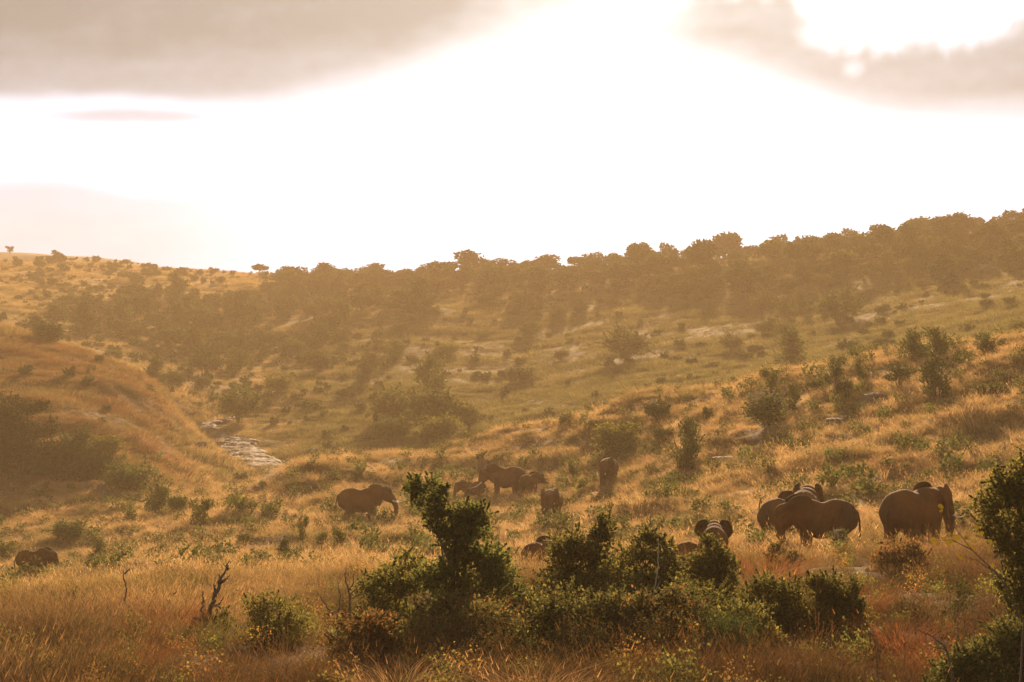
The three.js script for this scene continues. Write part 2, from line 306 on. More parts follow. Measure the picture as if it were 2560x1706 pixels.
field('hill_grass', 'dry grass over the far side of the valley', [tuft(5, 34, 0.6, 0.9, 0.06, 0.8, 1), tuft(6, 34, 0.75, 1.0, 0.055, 0.9, 1)], 222, 700, 0.9, 1.15, (x, d) => clamp(patch(x / 3, d / 3), 0.4, 1.3), grassTone);
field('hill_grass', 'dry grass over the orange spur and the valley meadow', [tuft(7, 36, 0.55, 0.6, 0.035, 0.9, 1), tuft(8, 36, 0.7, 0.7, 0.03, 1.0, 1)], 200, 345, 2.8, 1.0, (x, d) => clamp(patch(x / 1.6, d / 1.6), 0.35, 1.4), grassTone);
field('seed_grass', 'pale seed bearing grass in knots over the lit slopes', [tuft(21, 30, 0.95, 0.28, 0.016, 0.8, 2, 0.8), tuft(22, 26, 1.1, 0.24, 0.014, 0.7, 2, 0.9)], 55, 230, 1.3, 0.9, (x, d) => clamp(1.6 * fbm(x / 4 + 90, d / 6 + 10, 3), 0, 1.2) > 0.12 ? 0.6 + fbm(x / 4 + 90, d / 6 + 10, 3) : 0, (x, d, r) => { const k = 0.8 + 0.35 * r(); return [0.48 * k, 0.33 * k, 0.155 * k]; });
// ---------------------------------------------------------------- trees, bushes, dead wood, rocks
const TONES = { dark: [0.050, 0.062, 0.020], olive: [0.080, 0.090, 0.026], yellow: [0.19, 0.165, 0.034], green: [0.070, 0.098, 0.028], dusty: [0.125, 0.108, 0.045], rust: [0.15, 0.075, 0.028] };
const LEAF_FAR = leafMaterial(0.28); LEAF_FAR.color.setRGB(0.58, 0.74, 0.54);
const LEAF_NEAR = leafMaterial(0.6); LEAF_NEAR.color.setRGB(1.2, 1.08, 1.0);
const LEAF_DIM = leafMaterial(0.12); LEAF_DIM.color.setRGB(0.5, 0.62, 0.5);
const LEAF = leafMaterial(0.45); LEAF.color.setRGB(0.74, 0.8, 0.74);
const BARK = new THREE.MeshStandardMaterial({ color: new THREE.Color().setRGB(0.11, 0.08, 0.055), roughness: 1 }), PALEBARK = new THREE.MeshStandardMaterial({ color: new THREE.Color().setRGB(0.42, 0.36, 0.27), roughness: 1 });
// leaves through the lobes of a crown: mostly in a shell, some within; every leaf a small lozenge
function foliage(seed, lobes, count, size, tone, o = {}) {
  const r = rng(seed), n = count, pos = new Float32Array(n * 12), col = new Float32Array(n * 12), idx = new Uint32Array(n * 6), base = TONES[tone], alt = TONES[o.alt ?? 'yellow'], mix = o.mix ?? 0.2, p = V(), a = V(), b = V(), nrm = V();
  const weight = lobes.map((l) => Math.cbrt(l[3] * l[4] * l[5]) ** 2), total = weight.reduce((x, y) => x + y, 0), sprig = o.sprig ?? 0.16;
  // shoots: leafy twigs that stand out of the crown
  const shoots = []; for (let i = 0; i < (o.shoots ?? 0); i++) {
    let w = r() * total, k = 0; while (k < lobes.length - 1 && (w -= weight[k]) > 0) k++;
    const l = lobes[k], q = V(r() * 2 - 1, r() * 1.5 - 0.45, r() * 2 - 1).normalize(), len = (0.35 + 0.75 * r()) * (l[3] + l[4]) * 0.5, e = V(q.x + (r() - 0.5) * 0.7, q.y + 0.5 * r(), q.z + (r() - 0.5) * 0.7).normalize();
    shoots.push([V(l[0] + q.x * l[3] * 0.75, l[1] + q.y * l[4] * 0.75, l[2] + q.z * l[5] * 0.75), e, len]);
  }
  const onShoot = shoots.length ? (o.onShoot ?? 0.24) : 0;
  for (let i = 0; i < n; i++) {
    let w = r() * total, k = 0; while (k < lobes.length - 1 && (w -= weight[k]) > 0) k++;
    const l = lobes[k];
    do a.set(r() * 2 - 1, r() * 2 - 1, r() * 2 - 1); while (a.lengthSq() > 1 || a.lengthSq() < 0.01);
    a.normalize(); nrm.copy(a);
    if (r() < onShoot) {
      const [s0, e, len] = shoots[Math.floor(r() * shoots.length)], t = Math.pow(r(), 0.8), thin = 0.13 * (1.15 - t) * len;
      p.copy(s0).addScaledVector(e, len * t).addScaledVector(a, thin * r());
    } else {
    // shell thickness varies with direction, so that the outline is ragged and gaps open
    const rag = noise3(a.x * 3.1 + k * 7.3 + seed, a.y * 3.1, a.z * 3.1) + 0.5 * noise3(a.x * 7 + k * 3.3 + seed, a.y * 7, a.z * 7), u = r();
    let rad = u < 0.16 ? 0.25 + 0.5 * r() : 0.72 + (o.rag ?? 0.30) * rag + 0.3 * (r() - 0.4) * (0.5 + sprig * 3);
    if (u > 1 - sprig * 0.25) rad += sprig * r() * 1.2;
    p.set(l[0] + a.x * l[3] * rad, l[1] + a.y * l[4] * rad, l[2] + a.z * l[5] * rad);
    }
    if (o.floor !== undefined && p.y < o.floor) p.y = o.floor + r() * 0.1;
    a.set(r() - 0.5, r() - 0.5, r() - 0.5).addScaledVector(nrm, 0.35).normalize(); b.set(r() - 0.5, r() - 0.5, r() - 0.5).cross(a).normalize();
    const s = size * (0.6 + 0.8 * r()), wd = s * (0.45 + 0.25 * r()), j = i * 12;
    [[a, s], [b, wd], [a, -s], [b, -wd]].forEach(([v, q], c) => { pos[j + c * 3] = p.x + v.x * q; pos[j + c * 3 + 1] = p.y + v.y * q; pos[j + c * 3 + 2] = p.z + v.z * q; });
    const m = r() < mix ? 0.35 + 0.65 * r() : 0.15 * r(), t = 0.7 + 0.6 * r();
    for (let c = 0; c < 12; c++) col[j + c] = lerp(base[c % 3], alt[c % 3], m) * t;
    idx.set([i * 4, i * 4 + 1, i * 4 + 2, i * 4, i * 4 + 2, i * 4 + 3], i * 6);
  }
  const flat = new THREE.BufferGeometry(); flat.setAttribute('position', new THREE.BufferAttribute(pos, 3)); flat.setAttribute('color', new THREE.BufferAttribute(col, 3)); flat.setIndex(new THREE.BufferAttribute(idx, 1)); flat.computeVertexNormals();
  return flat;
}
function limbs(seed, roots, lobes, girth, forks = 0) {         // trunk and boughs from the root into the lobes
  const r = rng(seed), list = [];
  lobes.forEach((l, i) => {
    const s = roots[i % roots.length], e = V(l[0], l[1] + l[4] * 0.15, l[2]), m = V(lerp(s[0], e.x, 0.32) + (r() - 0.5) * girth * 3, lerp(s[1], e.y, 0.5), lerp(s[2], e.z, 0.32) + (r() - 0.5) * girth * 3), g = girth * (0.55 + 0.5 * r());
    list.push(taperTube([V(s[0], s[1] - 0.1, s[2]), m, e], [g, g * 0.62, g * 0.2], 6));
    for (let k = 0; k < forks; k++) {
      const q = V(r() - 0.5, r() - 0.3, r() - 0.5).normalize(), t = m.clone().lerp(e, 0.3 + 0.6 * r()), f = V(t.x + q.x * l[3] * 0.95, t.y + q.y * l[4] * 0.95, t.z + q.z * l[5] * 0.95);
      list.push(taperTube([t, t.clone().lerp(f, 0.5).add(V((r() - 0.5) * l[3] * 0.2, 0, (r() - 0.5) * l[5] * 0.2)), f], [g * 0.4, g * 0.25, g * 0.08], 5));
    }
  });
  return mergeGeometries(list);
}
// crowns of unit size (1 m tall, about 1 m wide), scaled where they stand
const FORMS = {
  round: (r) => { const o = [[0, 0.52, 0, 0.40, 0.40, 0.40]]; for (let i = 0; i < 9; i++) { const a = i * 0.7 + r(), y = 0.28 + 0.5 * r(), q = 0.30 * (1 - Math.abs(y - 0.42)); o.push([Math.cos(a) * q, y, Math.sin(a) * q, 0.2 + 0.08 * r(), 0.17 + 0.07 * r(), 0.2 + 0.08 * r()]); } return o; },
  umbrella: (r) => { const o = [[0, 0.74, 0, 0.36, 0.22, 0.36]]; for (let i = 0; i < 9; i++) { const a = i * 0.7 + r(), q = 0.2 + 0.16 * r(); o.push([Math.cos(a) * q, 0.62 + 0.2 * r() - q * 0.2, Math.sin(a) * q, 0.18 + 0.05 * r(), 0.11 + 0.05 * r(), 0.18]); } return o; },
  ragged: (r) => { const o = []; for (let i = 0; i < 11; i++) { const y = 0.12 + 0.76 * i / 10, a = r() * 6.28, q = (0.30 - 0.2 * y) * (0.4 + r()); o.push([Math.cos(a) * q, y, Math.sin(a) * q, (0.36 - 0.17 * y) * (0.75 + 0.5 * r()), 0.17 + 0.06 * r(), (0.36 - 0.17 * y) * (0.75 + 0.5 * r())]); } return o; },
  shrub: (r) => { const o = [[0, 0.36, 0, 0.40, 0.36, 0.40]]; for (let i = 0; i < 8; i++) { const a = i * 0.8 + r(), q = 0.2 + 0.14 * r(); o.push([Math.cos(a) * q, 0.26 + 0.42 * r(), Math.sin(a) * q, 0.19 + 0.07 * r(), 0.22 + 0.1 * r(), 0.19]); } return o; },
  open: (r) => { const o = []; for (let i = 0; i < 9; i++) { const a = i * 0.7 + r() * 1.4, q = 0.12 + 0.26 * r(); o.push([Math.cos(a) * q, 0.42 + 0.44 * r(), Math.sin(a) * q, 0.17 + 0.07 * r(), 0.13 + 0.06 * r(), 0.17 + 0.05 * r()]); } return o; },
};
const crowns = {}, stems = {};
function crownOf(form, variant, tone, grade) {                 // grade 0 far, 1 middle distance
  const k = [form, variant, tone, grade].join(), q = [form, variant].join(), r = rng(form.length * 91 + variant * 17 + 3), lobes = FORMS[form](r);
  crowns[k] ??= foliage(variant * 31 + form.length, lobes, (form === 'open' ? [900, 2300] : [1500, 4200])[grade], [0.052, 0.027][grade] * (form === 'shrub' ? 1.1 : 1), tone, { alt: tone === 'dark' ? 'olive' : 'yellow', mix: 0.3, floor: 0.01, sprig: form === 'ragged' || form === 'shrub' ? 0.3 : 0.16, shoots: grade ? (form === 'round' ? 30 : 70) : (form === 'shrub' ? 20 : 0) });
  const n = form === 'shrub' ? 3 : 5;
  stems[q] ??= limbs(variant + 5, form === 'shrub' || form === 'ragged' ? [[0, 0, 0], [0.05, 0, 0.03], [-0.06, 0, 0]] : [[0, 0, 0], [0.015, 0, 0.01]], lobes.slice(0, n + 2), form === 'shrub' ? 0.018 : 0.028, form === 'open' ? 2 : 0);
  return [crowns[k], stems[q]];
}
let plantCount = 0;
const PROTO = {};
function plant(name, label, category, form, tone, pos, w, h, o = {}) {
  const variant = o.variant ?? plantCount % 4, grade = o.grade ?? 0, key = [form, variant, tone, grade].join(); plantCount++;
  let t = PROTO[key];
  if (!t) { t = PROTO[key] = new THREE.Group(); const [c, s] = crownOf(form, variant, tone, grade); part(form === 'shrub' ? 'foliage' : 'crown', c, grade ? LEAF : LEAF_FAR, t); part(form === 'shrub' ? 'stem' : 'trunk', s, BARK, t); } else t = t.clone();
  t.name = numbered(name); t.position.set(...pos); t.rotation.set(0, (plantCount * 2.399) % 6.283, 0); t.scale.set(w, h, w); t.userData = {};
  scene.add(t); return tag(t, label, category, o.group);
}
// [picture x, picture y of its foot, width, height in picture pixels, form, tone, label, distance if the foot is hidden]
function row(name, category, group, grade, list) { for (const [px, py, w, h, form, tone, label, depth] of list) { const d = depth ?? hit(px, py, o_from) ?? 500; plant(name, label, category, form, tone, on(px, d, -0.03), M2(w, d) * (name === 'skyline_tree' ? 1.2 : 1.06), M2(h, d) * (name === 'skyline_tree' ? 1.3 : 1.05), { grade, group }); } }
let o_from = 60;

// --- bushes and small trees in the middle distance
row('bush', 'bush', 'bushes on the slopes', 1, [
  [124, 908, 80, 60, 'shrub', 'dark', 'dark spreading bush standing on the crest of the orange grass spur', 322],
  [205, 1148, 70, 74, 'ragged', 'dark', 'small dark tree bush with a pointed top between thicket and yellow green bush'],
  [262, 1140, 100, 60, 'shrub', 'yellow', 'yellow green sunlit bush at the end of the dark thicket on the spur'],
  [322, 1235, 130, 84, 'shrub', 'green', 'dense green bush hanging over the pale boulders below the spur'],
  [395, 1294, 70, 80, 'round', 'green', 'round bright rimmed tree bush above the thin open tree on the lower slope'],
  [446, 1284, 56, 50, 'shrub', 'green', 'low bush leaning on the round tree bush of the lower slope'],
  [172, 1352, 96, 58, 'shrub', 'green', 'neat domed bush uphill of the lone elephant at the valley bottom'],
  [12, 1398, 60, 46, 'shrub', 'yellow', 'yellowish bush at the picture edge just behind the lone elephant'],
  [248, 1402, 50, 52, 'ragged', 'olive', 'upright bush beside the rust coloured mound near the lone elephant'],
  [610, 1362, 44, 30, 'shrub', 'olive', 'small low bush alone in lit grass below the stream'],
  [536, 1396, 50, 36, 'shrub', 'olive', 'squat bush in the grass above the big dead tree'],
  [709, 1402, 44, 54, 'ragged', 'dark', 'dark pointed bush casting a shadow across the lit grass'],
  [804, 1374, 40, 40, 'ragged', 'olive', 'thin bush, the lower of two side by side downhill of the apart elephant'],
  [842, 1376, 46, 56, 'ragged', 'olive', 'taller of two ragged bushes downhill of the elephant standing apart'],
  [1541, 1134, 128, 88, 'shrub', 'yellow', 'broad light green bush on the crest between two elephants and the pale slab'],
  [1417, 1062, 46, 30, 'shrub', 'olive', 'little bush poking over the grassy crest line'],
  [1660, 1106, 60, 44, 'shrub', 'olive', 'loose green bush under the dark round tree on the crest'],
  [1769, 1052, 34, 40, 'shrub', 'olive', 'small green bush downhill of the tall tree with white flowers'],
  [1981, 1026, 44, 66, 'ragged', 'olive', 'narrow bush just behind the white flowered bush'],
  [2042, 978, 56, 34, 'shrub', 'olive', 'flat bush on the crest beside the windblown sapling'],
  [2109, 988, 52, 44, 'shrub', 'dark', 'dark bush at the foot of the windblown sapling on the rocky crest'],
  [2250, 974, 84, 66, 'open', 'dark', 'spreading thorn bush growing out of the rocky outcrop'],
  [2206, 872, 52, 32, 'shrub', 'dark', 'low dark bush alone on the far grass beside a pair of larger bushes'],
  [2284, 904, 76, 74, 'ragged', 'olive', 'first of two tall bushes side by side behind the rocky crest'],
  [2345, 904, 80, 78, 'ragged', 'olive', 'second and fuller of two tall bushes side by side behind the rocky crest'],
  [2412, 898, 60, 40, 'shrub', 'dark', 'dark bush touching a taller dark bush high on the crest', 150],
  [2470, 890, 56, 52, 'round', 'dark', 'tallest of the dark bushes high on the crest', 150],
  [2506, 888, 28, 24, 'shrub', 'dark', 'tiny dark bush next to the dark pair high on the crest', 150],
  [2478, 1000, 110, 50, 'shrub', 'olive', 'wide shadowed bush in grass right of the bent tree'],
  [1300, 1300, 30, 26, 'shrub', 'olive', 'knee high bush in grass beside the elephant walking head on'],
  [2290, 1120, 60, 30, 'shrub', 'dusty', 'dusty bush in the grass above the largest elephant'],
  [1890, 1185, 60, 34, 'shrub', 'dusty', 'dusty mound like bush downhill of the pale rock slab'],
]);
row('tree', 'tree', 'small trees on the slopes', 1, [
  [503, 1342, 64, 92, 'open', 'olive', 'thin open tree with bare stem above the squat bushes of the lower slope'],
  [1643, 1058, 66, 66, 'round', 'dark', 'dark round headed tree standing on the grassy crest'],
  [1722, 1180, 70, 128, 'ragged', 'dark', 'tall dark ragged column shaped tree on the elephant slope'],
  [1434, 1215, 34, 70, 'open', 'olive', 'sparse dry sapling left of the elephant standing alone'],
  [1927, 986, 56, 60, 'open', 'olive', 'loose airy tree behind the white flowered bush'],
  [2087, 986, 44, 84, 'open', 'dark', 'windblown sapling leaning on the rocky crest'],
  [2148, 946, 34, 50, 'ragged', 'olive', 'slim little tree beside the bare forked branches on the crest'],
  [2336, 995, 84, 104, 'ragged', 'dark', 'bent dark tree with one arm stretched out on the crest'],
  [757, 1378, 30, 84, 'open', 'olive', 'leaning sapling with bare stem in the lit grass'],
]);
// --- valley floor and the near side of the far hill
o_from = 236;
row('valley_tree', 'tree', 'trees in the valley', 1, [
  [599, 1060, 108, 104, 'round', 'green', 'big round tree beside the head of the rocky stream'],
  [985, 1080, 124, 96, 'round', 'olive', 'wide domed tree, first of the clump below the crest', 300],
  [1084, 1112, 150, 120, 'round', 'olive', 'largest domed tree of the clump just beyond the crest', 280],
  [1172, 1100, 64, 60, 'round', 'olive', 'smaller round tree at the crest end of the valley clump', 280],
  [1098, 1128, 104, 92, 'shrub', 'yellow', 'bright yellow green bushy tree in front of the domed clump', 262],
  [976, 1132, 110, 60, 'shrub', 'olive', 'low olive bush below the domed clump', 276],
  [1073, 993, 92, 102, 'ragged', 'olive', 'tall two tiered tree alone on the grass above the domed clump'],
  [923, 954, 66, 74, 'round', 'dusty', 'dusty tree with its trunk showing above the domed clump'],
  [1119, 892, 58, 40, 'round', 'yellow', 'neat rounded bush alone on the far grass above the tiered tree'],
  [991, 905, 60, 54, 'ragged', 'olive', 'ragged bush tree between the dusty tree and the rounded bush'],
  [694, 982, 76, 52, 'shrub', 'yellow', 'sunlit bushy tree above the big round stream tree'],
  [804, 925, 52, 48, 'round', 'olive', 'round tree beyond the pale forked dead tree'],
  [384, 956, 60, 62, 'ragged', 'dark', 'dark pointed tree heading the hedge of bushes by the valley meadow'],
  [432, 968, 66, 44, 'shrub', 'dark', 'middle bush of the dark hedge by the valley meadow'],
  [506, 972, 50, 36, 'shrub', 'dark', 'last low bush of the dark hedge by the valley meadow'],
  [660, 884, 84, 52, 'round', 'dark', 'wide dark dome tree in the middle of the valley side'],
  [727, 896, 66, 56, 'round', 'olive', 'round tree beside the wide dark dome tree of the valley side'],
  [514, 940, 96, 74, 'round', 'dark', 'broad shadowy tree above the valley meadow'],
  [598, 928, 76, 56, 'ragged', 'olive', 'ragged tree between the broad shadowy tree and the dead forked tree'],
  [285, 903, 52, 32, 'shrub', 'olive', 'small bush hugging the back of the orange spur'],
  [246, 910, 30, 26, 'shrub', 'dark', 'dark little bush near the shoulder of the orange spur'],
  [1566, 900, 120, 88, 'round', 'dusty', 'large hazy tree alone in the glow of the far slope'],
  [1402, 800, 46, 36, 'round', 'dusty', 'hazy round tree on the glowing slope, upper of two'],
  [1402, 900, 42, 30, 'shrub', 'dusty', 'hazy low bush on the glowing slope, lower of two'],
  [1303, 958, 90, 46, 'shrub', 'dusty', 'wide faint bush in the haze above the grassy crest'],
  [1325, 846, 60, 46, 'round', 'olive', 'round tree at the edge of the sun glow over the middle slope'],
  [1208, 848, 40, 24, 'shrub', 'olive', 'low flat bush on the middle slope near the glow edge'],
  [1980, 920, 84, 90, 'ragged', 'olive', 'tall ragged tree in the hollow behind the rocky crest'],
  [1963, 846, 60, 46, 'round', 'olive', 'round tree directly uphill of the ragged hollow tree'],
  [1830, 880, 60, 52, 'round', 'dusty', 'hazy round tree downhill of the open branching tree'],
  [1903, 794, 72, 66, 'open', 'olive', 'open branching tree with several bare stems on the far slope'],
  [1961, 792, 50, 48, 'ragged', 'olive', 'ragged tree next to the open branching tree'],
  [2000, 786, 38, 58, 'ragged', 'olive', 'narrow upright tree next to the big spreading tree'],
  [2098, 808, 120, 92, 'round', 'olive', 'big spreading tree in the middle of the slope under the skyline'],
  [2545, 836, 50, 40, 'shrub', 'yellow', 'sunlit bush at the edge of the picture above the crest'],
]);
// --- skyline and hilltop
o_from = 480;
row('skyline_tree', 'tree', 'trees along the skyline', 0, [
  [649, 692, 38, 26, 'umbrella', 'dark', 'lone domed tree on the bare hilltop where the woods begin'],
  [721, 702, 56, 26, 'round', 'dark', 'first domed tree of the wooded skyline next to the lone hilltop tree', 660],
  [797, 704, 42, 22, 'round', 'dark', 'low domed tree at the dip of the wooded skyline', 660],
  [862, 704, 40, 20, 'round', 'dark', 'flat topped tree just past the dip of the skyline', 655],
  [929, 704, 62, 32, 'round', 'dark', 'broad tree rising gently after the dip of the skyline', 645],
  [1014, 698, 44, 22, 'round', 'dark', 'small tree between two broad trees on the lower skyline', 640],
  [1069, 696, 52, 32, 'round', 'dark', 'rounded tree before the pair with a sky gap', 632],
  [1117, 692, 46, 34, 'umbrella', 'dark', 'arched tree with a gap of sky under its crown', 628],
  [1179, 688, 84, 54, 'round', 'dark', 'tallest broad tree of the lower wooded skyline', 622],
  [1220, 684, 34, 34, 'umbrella', 'dark', 'slim arched tree leaning on the tallest broad skyline tree', 620],
  [1267, 680, 66, 34, 'round', 'dark', 'wide low tree after the arched skyline tree', 612],
  [1318, 676, 40, 30, 'round', 'olive', 'modest tree below the first glow of the skyline', 606],
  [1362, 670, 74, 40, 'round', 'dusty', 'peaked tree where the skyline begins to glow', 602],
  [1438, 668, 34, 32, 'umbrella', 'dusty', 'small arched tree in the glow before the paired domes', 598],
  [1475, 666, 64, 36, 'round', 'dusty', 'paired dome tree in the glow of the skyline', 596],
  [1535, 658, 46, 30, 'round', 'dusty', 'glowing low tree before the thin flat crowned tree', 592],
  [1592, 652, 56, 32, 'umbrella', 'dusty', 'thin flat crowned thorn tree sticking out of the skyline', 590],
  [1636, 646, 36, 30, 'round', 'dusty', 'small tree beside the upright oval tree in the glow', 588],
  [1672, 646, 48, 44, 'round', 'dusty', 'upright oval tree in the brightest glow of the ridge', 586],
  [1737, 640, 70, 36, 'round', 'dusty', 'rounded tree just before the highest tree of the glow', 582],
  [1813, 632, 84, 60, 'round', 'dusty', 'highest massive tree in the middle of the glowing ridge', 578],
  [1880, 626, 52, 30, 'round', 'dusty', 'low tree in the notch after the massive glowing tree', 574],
  [1941, 628, 62, 44, 'round', 'olive', 'leaning rounded tree on the ridge after the notch', 570],
  [1985, 624, 36, 38, 'open', 'olive', 'wispy tree on the ridge with sky between its boughs', 566],
  [2034, 618, 40, 28, 'round', 'olive', 'low round tree at the foot of the rising ridge', 562],
  [2082, 614, 50, 42, 'round', 'olive', 'domed tree on the rising ridge before the broad table', 558],
  [2131, 608, 62, 40, 'round', 'olive', 'broad tree of the rising ridge before the free standing umbrella tree', 556],
  [2212, 592, 48, 34, 'umbrella', 'olive', 'free standing umbrella tree with clear dome on the ridge', 552],
  [2262, 586, 38, 22, 'round', 'olive', 'small tree in the step below the high wood', 550],
  [2305, 582, 70, 48, 'round', 'olive', 'big domed tree that starts the high wood of the ridge', 548],
  [2345, 576, 52, 40, 'round', 'olive', 'domed tree touching the big dome of the high wood', 546],
  [2384, 572, 38, 34, 'round', 'olive', 'small rounded tree standing up from the high wood', 544],
  [2438, 566, 52, 34, 'round', 'olive', 'wide tree with an even crown in the high wood', 540],
  [2497, 560, 50, 40, 'round', 'dark', 'dark tree of the high wood near its top', 536],
  [2536, 556, 84, 46, 'round', 'dark', 'topmost dark tree at the high end of the ridge', 532],
  [148, 660, 32, 24, 'round', 'dark', 'round dark bush breaking the bare hill skyline'],
  [24, 636, 20, 16, 'open', 'dark', 'scraggy sapling on the top of the bare hill'],
  [241, 657, 14, 9, 'shrub', 'dark', 'tiny dark dot bush on the bare hill skyline'],
  [358, 672, 14, 10, 'open', 'dark', 'tiny twiggy bush halfway down the bare skyline'],
  [416, 678, 26, 10, 'shrub', 'dark', 'low flat twig bush on the bare skyline before the lone tree'],
]);
// --- bare hill with scattered bushes, notable ones
o_from = 380;
row('hill_bush', 'bush', null, 0, [
  [353, 764, 84, 50, 'ragged', 'dark', 'broad fan shaped bush, the largest on the bare hill'],
  [310, 698, 36, 24, 'round', 'olive', 'round bush just below the middle of the bare skyline'],
  [342, 710, 44, 28, 'round', 'olive', 'wide bush touching two others in the middle of the bare hill'],
  [365, 694, 30, 26, 'round', 'olive', 'upper bush of the trio in the middle of the bare hill'],
  [278, 726, 26, 20, 'round', 'olive', 'small round bush downhill of the trio on the bare hill'],
  [444, 724, 36, 22, 'round', 'olive', 'single bush between the trio and the woods on the bare hill'],
  [508, 709, 18, 18, 'shrub', 'olive', 'tiny upright bush on the grass near the lone hilltop tree'],
  [97, 696, 32, 20, 'round', 'olive', 'bush high on the bare hill below the breaking skyline bush'],
  [44, 668, 30, 20, 'round', 'olive', 'bush close to the top end of the bare hill'],
  [170, 768, 56, 36, 'round', 'olive', 'wide bush low on the bare hill above the thicket'],
  [93, 830, 50, 42, 'round', 'dark', 'dark tree directly above the spur crest'],
  [56, 834, 46, 30, 'round', 'dark', 'lower dark tree beside the one above the spur crest'],
]);
o_from = 236;
// --- the wood and thickets of the far hill: trees one can still tell apart, then undergrowth
const ORD = ['first', 'second', 'third', 'fourth', 'fifth', 'sixth', 'seventh', 'eighth', 'ninth', 'tenth', 'eleventh', 'twelfth', 'thirteenth', 'fourteenth', 'fifteenth', 'sixteenth', 'seventeenth', 'eighteenth', 'nineteenth', 'twentieth'];
function wood(seed, x0, x1, d0f, d1f, n, w, zone, forms, tones, group) {   // d0f, d1f: distance limits as functions of picture x
  const r = rng(seed), got = [];
  for (let k = 0; k < n * 30 && got.length < n; k++) {
    const px = x0 + (x1 - x0) * r(), s = r(), a = d0f(px), b = d1f(px), d = a + (b - a) * s, size = (w[0] + (w[1] - w[0]) * Math.pow(r(), 1.3)) * 1.08;
    if (got.some((g) => Math.hypot((g.px - px) / FPX * d, (g.d - d) * 0.45) < (g.size + size) * 0.40)) continue;
    got.push({ px, d, size });
  }
  got.sort((a, b) => a.px - b.px);
  got.forEach(({ px, d, size }, i) => {
    const form = forms[Math.floor(r() * forms.length)], tone = tones[Math.floor(r() * tones.length)], look = { round: 'round', umbrella: 'flat crowned', ragged: 'ragged', shrub: 'low bushy', open: 'airy' }[form], hue = { dark: 'dark', olive: 'olive', yellow: 'yellowish', dusty: 'dusty', green: 'green' }[tone];
    const h = size * (form === 'umbrella' ? 0.8 : form === 'shrub' ? 0.62 : form === 'ragged' ? 1.0 : 0.76) * (0.85 + 0.3 * r());
    plant('hill_tree', `${look} ${hue} tree ${zone}, ${ORD[i]} from the left`, 'tree', form, tone, on(px, d, -0.1), size, h, { grade: 0, group });
  });
}
const k = (v) => () => v, ramp = (xa, a, xb, b) => (px) => lerp(a, b, clamp((px - xa) / (xb - xa)));
const R = ['round', 'round', 'round', 'round', 'shrub'], G = 'trees of the wooded far hillside';
wood(11, 690, 1000, k(570), k(625), 20, [5, 10], 'under the skyline dip', R, ['dark', 'dark', 'olive'], G);
wood(12, 1000, 1320, k(540), k(590), 20, [5, 11], 'under the tallest lower skyline tree', R, ['dark', 'olive'], G);
wood(13, 1320, 1640, k(515), k(562), 18, [5, 11], 'below the first glow of the ridge', R, ['olive', 'dusty'], G);
wood(14, 1640, 1960, k(460), k(525), 20, [5, 11], 'below the massive glowing tree', R, ['olive', 'dusty'], G);
wood(15, 1960, 2260, k(480), k(545), 20, [5, 11], 'below the free standing umbrella tree', R, ['olive', 'dark'], G);
wood(16, 2260, 2600, k(435), k(505), 20, [5, 11], 'inside the high wood', R, ['olive', 'dark', 'dark'], G);
wood(17, 560, 800, k(500), k(585), 20, [4, 9], 'down from the lone hilltop tree', ['round', 'round', 'ragged', 'shrub'], ['dark', 'olive'], G);
wood(18, 800, 1060, k(470), k(585), 20, [4, 8], 'halfway up behind the tiered tree', ['round', 'shrub', 'ragged'], ['olive', 'dark'], G);
wood(19, 1060, 1340, k(470), k(555), 13, [3, 7], 'halfway up over the rounded bush', ['round', 'shrub'], ['olive', 'dusty'], G);
wood(20, 1340, 1700, k(450), k(530), 13, [3, 7], 'in the middle of the sun glow', ['round', 'shrub'], ['olive', 'dusty'], G);
wood(21, 1700, 2050, k(430), k(495), 10, [4, 8], 'around the open branching tree', ['round', 'ragged'], ['olive', 'dusty'], G);
wood(22, 2050, 2330, k(425), k(475), 13, [4, 9], 'above the big spreading tree', ['round', 'umbrella', 'ragged'], ['olive', 'yellow'], G);
wood(23, 2330, 2600, k(390), k(445), 14, [4, 9], 'in the thicket under the high wood', ['round', 'ragged'], ['olive', 'dark'], G);
wood(24, 300, 480, k(430), k(560), 20, [4, 8], 'in the thicket below the fan bush', ['round', 'ragged', 'shrub'], ['dark', 'olive'], G);
wood(25, 480, 640, k(420), k(540), 20, [4, 8.5], 'in the thicket above the valley meadow', ['round', 'round', 'ragged'], ['dark', 'olive'], G);
wood(26, 640, 860, k(380), k(480), 18, [3, 6], 'around the wide dark dome', ['round', 'shrub', 'ragged'], ['olive', 'dark'], G);
wood(27, 860, 1060, k(380), k(460), 9, [2.5, 5], 'beyond the dusty tree', ['round', 'shrub'], ['olive', 'yellow'], G);
wood(28, 130, 330, k(430), k(520), 18, [3, 6.5], 'behind the orange spur', ['round', 'shrub', 'ragged'], ['dark', 'olive'], G);
const B = ['shrub', 'round', 'shrub'], GB = 'bushes dotted over the bare hill';
wood(31, -30, 160, k(520), k(740), 18, [2, 4.5], 'at the top end of the bare hill', B, ['olive', 'dark'], GB);
wood(32, 160, 330, k(540), k(720), 16, [2, 4.5], 'on the open face of the bare hill', B, ['olive', 'dark'], GB);
wood(33, 330, 560, k(580), k(700), 14, [2, 4], 'on the bare slope before the lone tree', B, ['olive', 'dark'], GB);
wood(34, 1080, 1560, k(350), k(450), 12, [1.6, 3.4], 'on the open grass under the glow', B, ['olive', 'dusty'], GB);
wood(35, 1750, 2560, k(300), k(420), 18, [1.6, 3.4], 'on the open grass behind the rocky crest', B, ['olive', 'dusty'], GB);
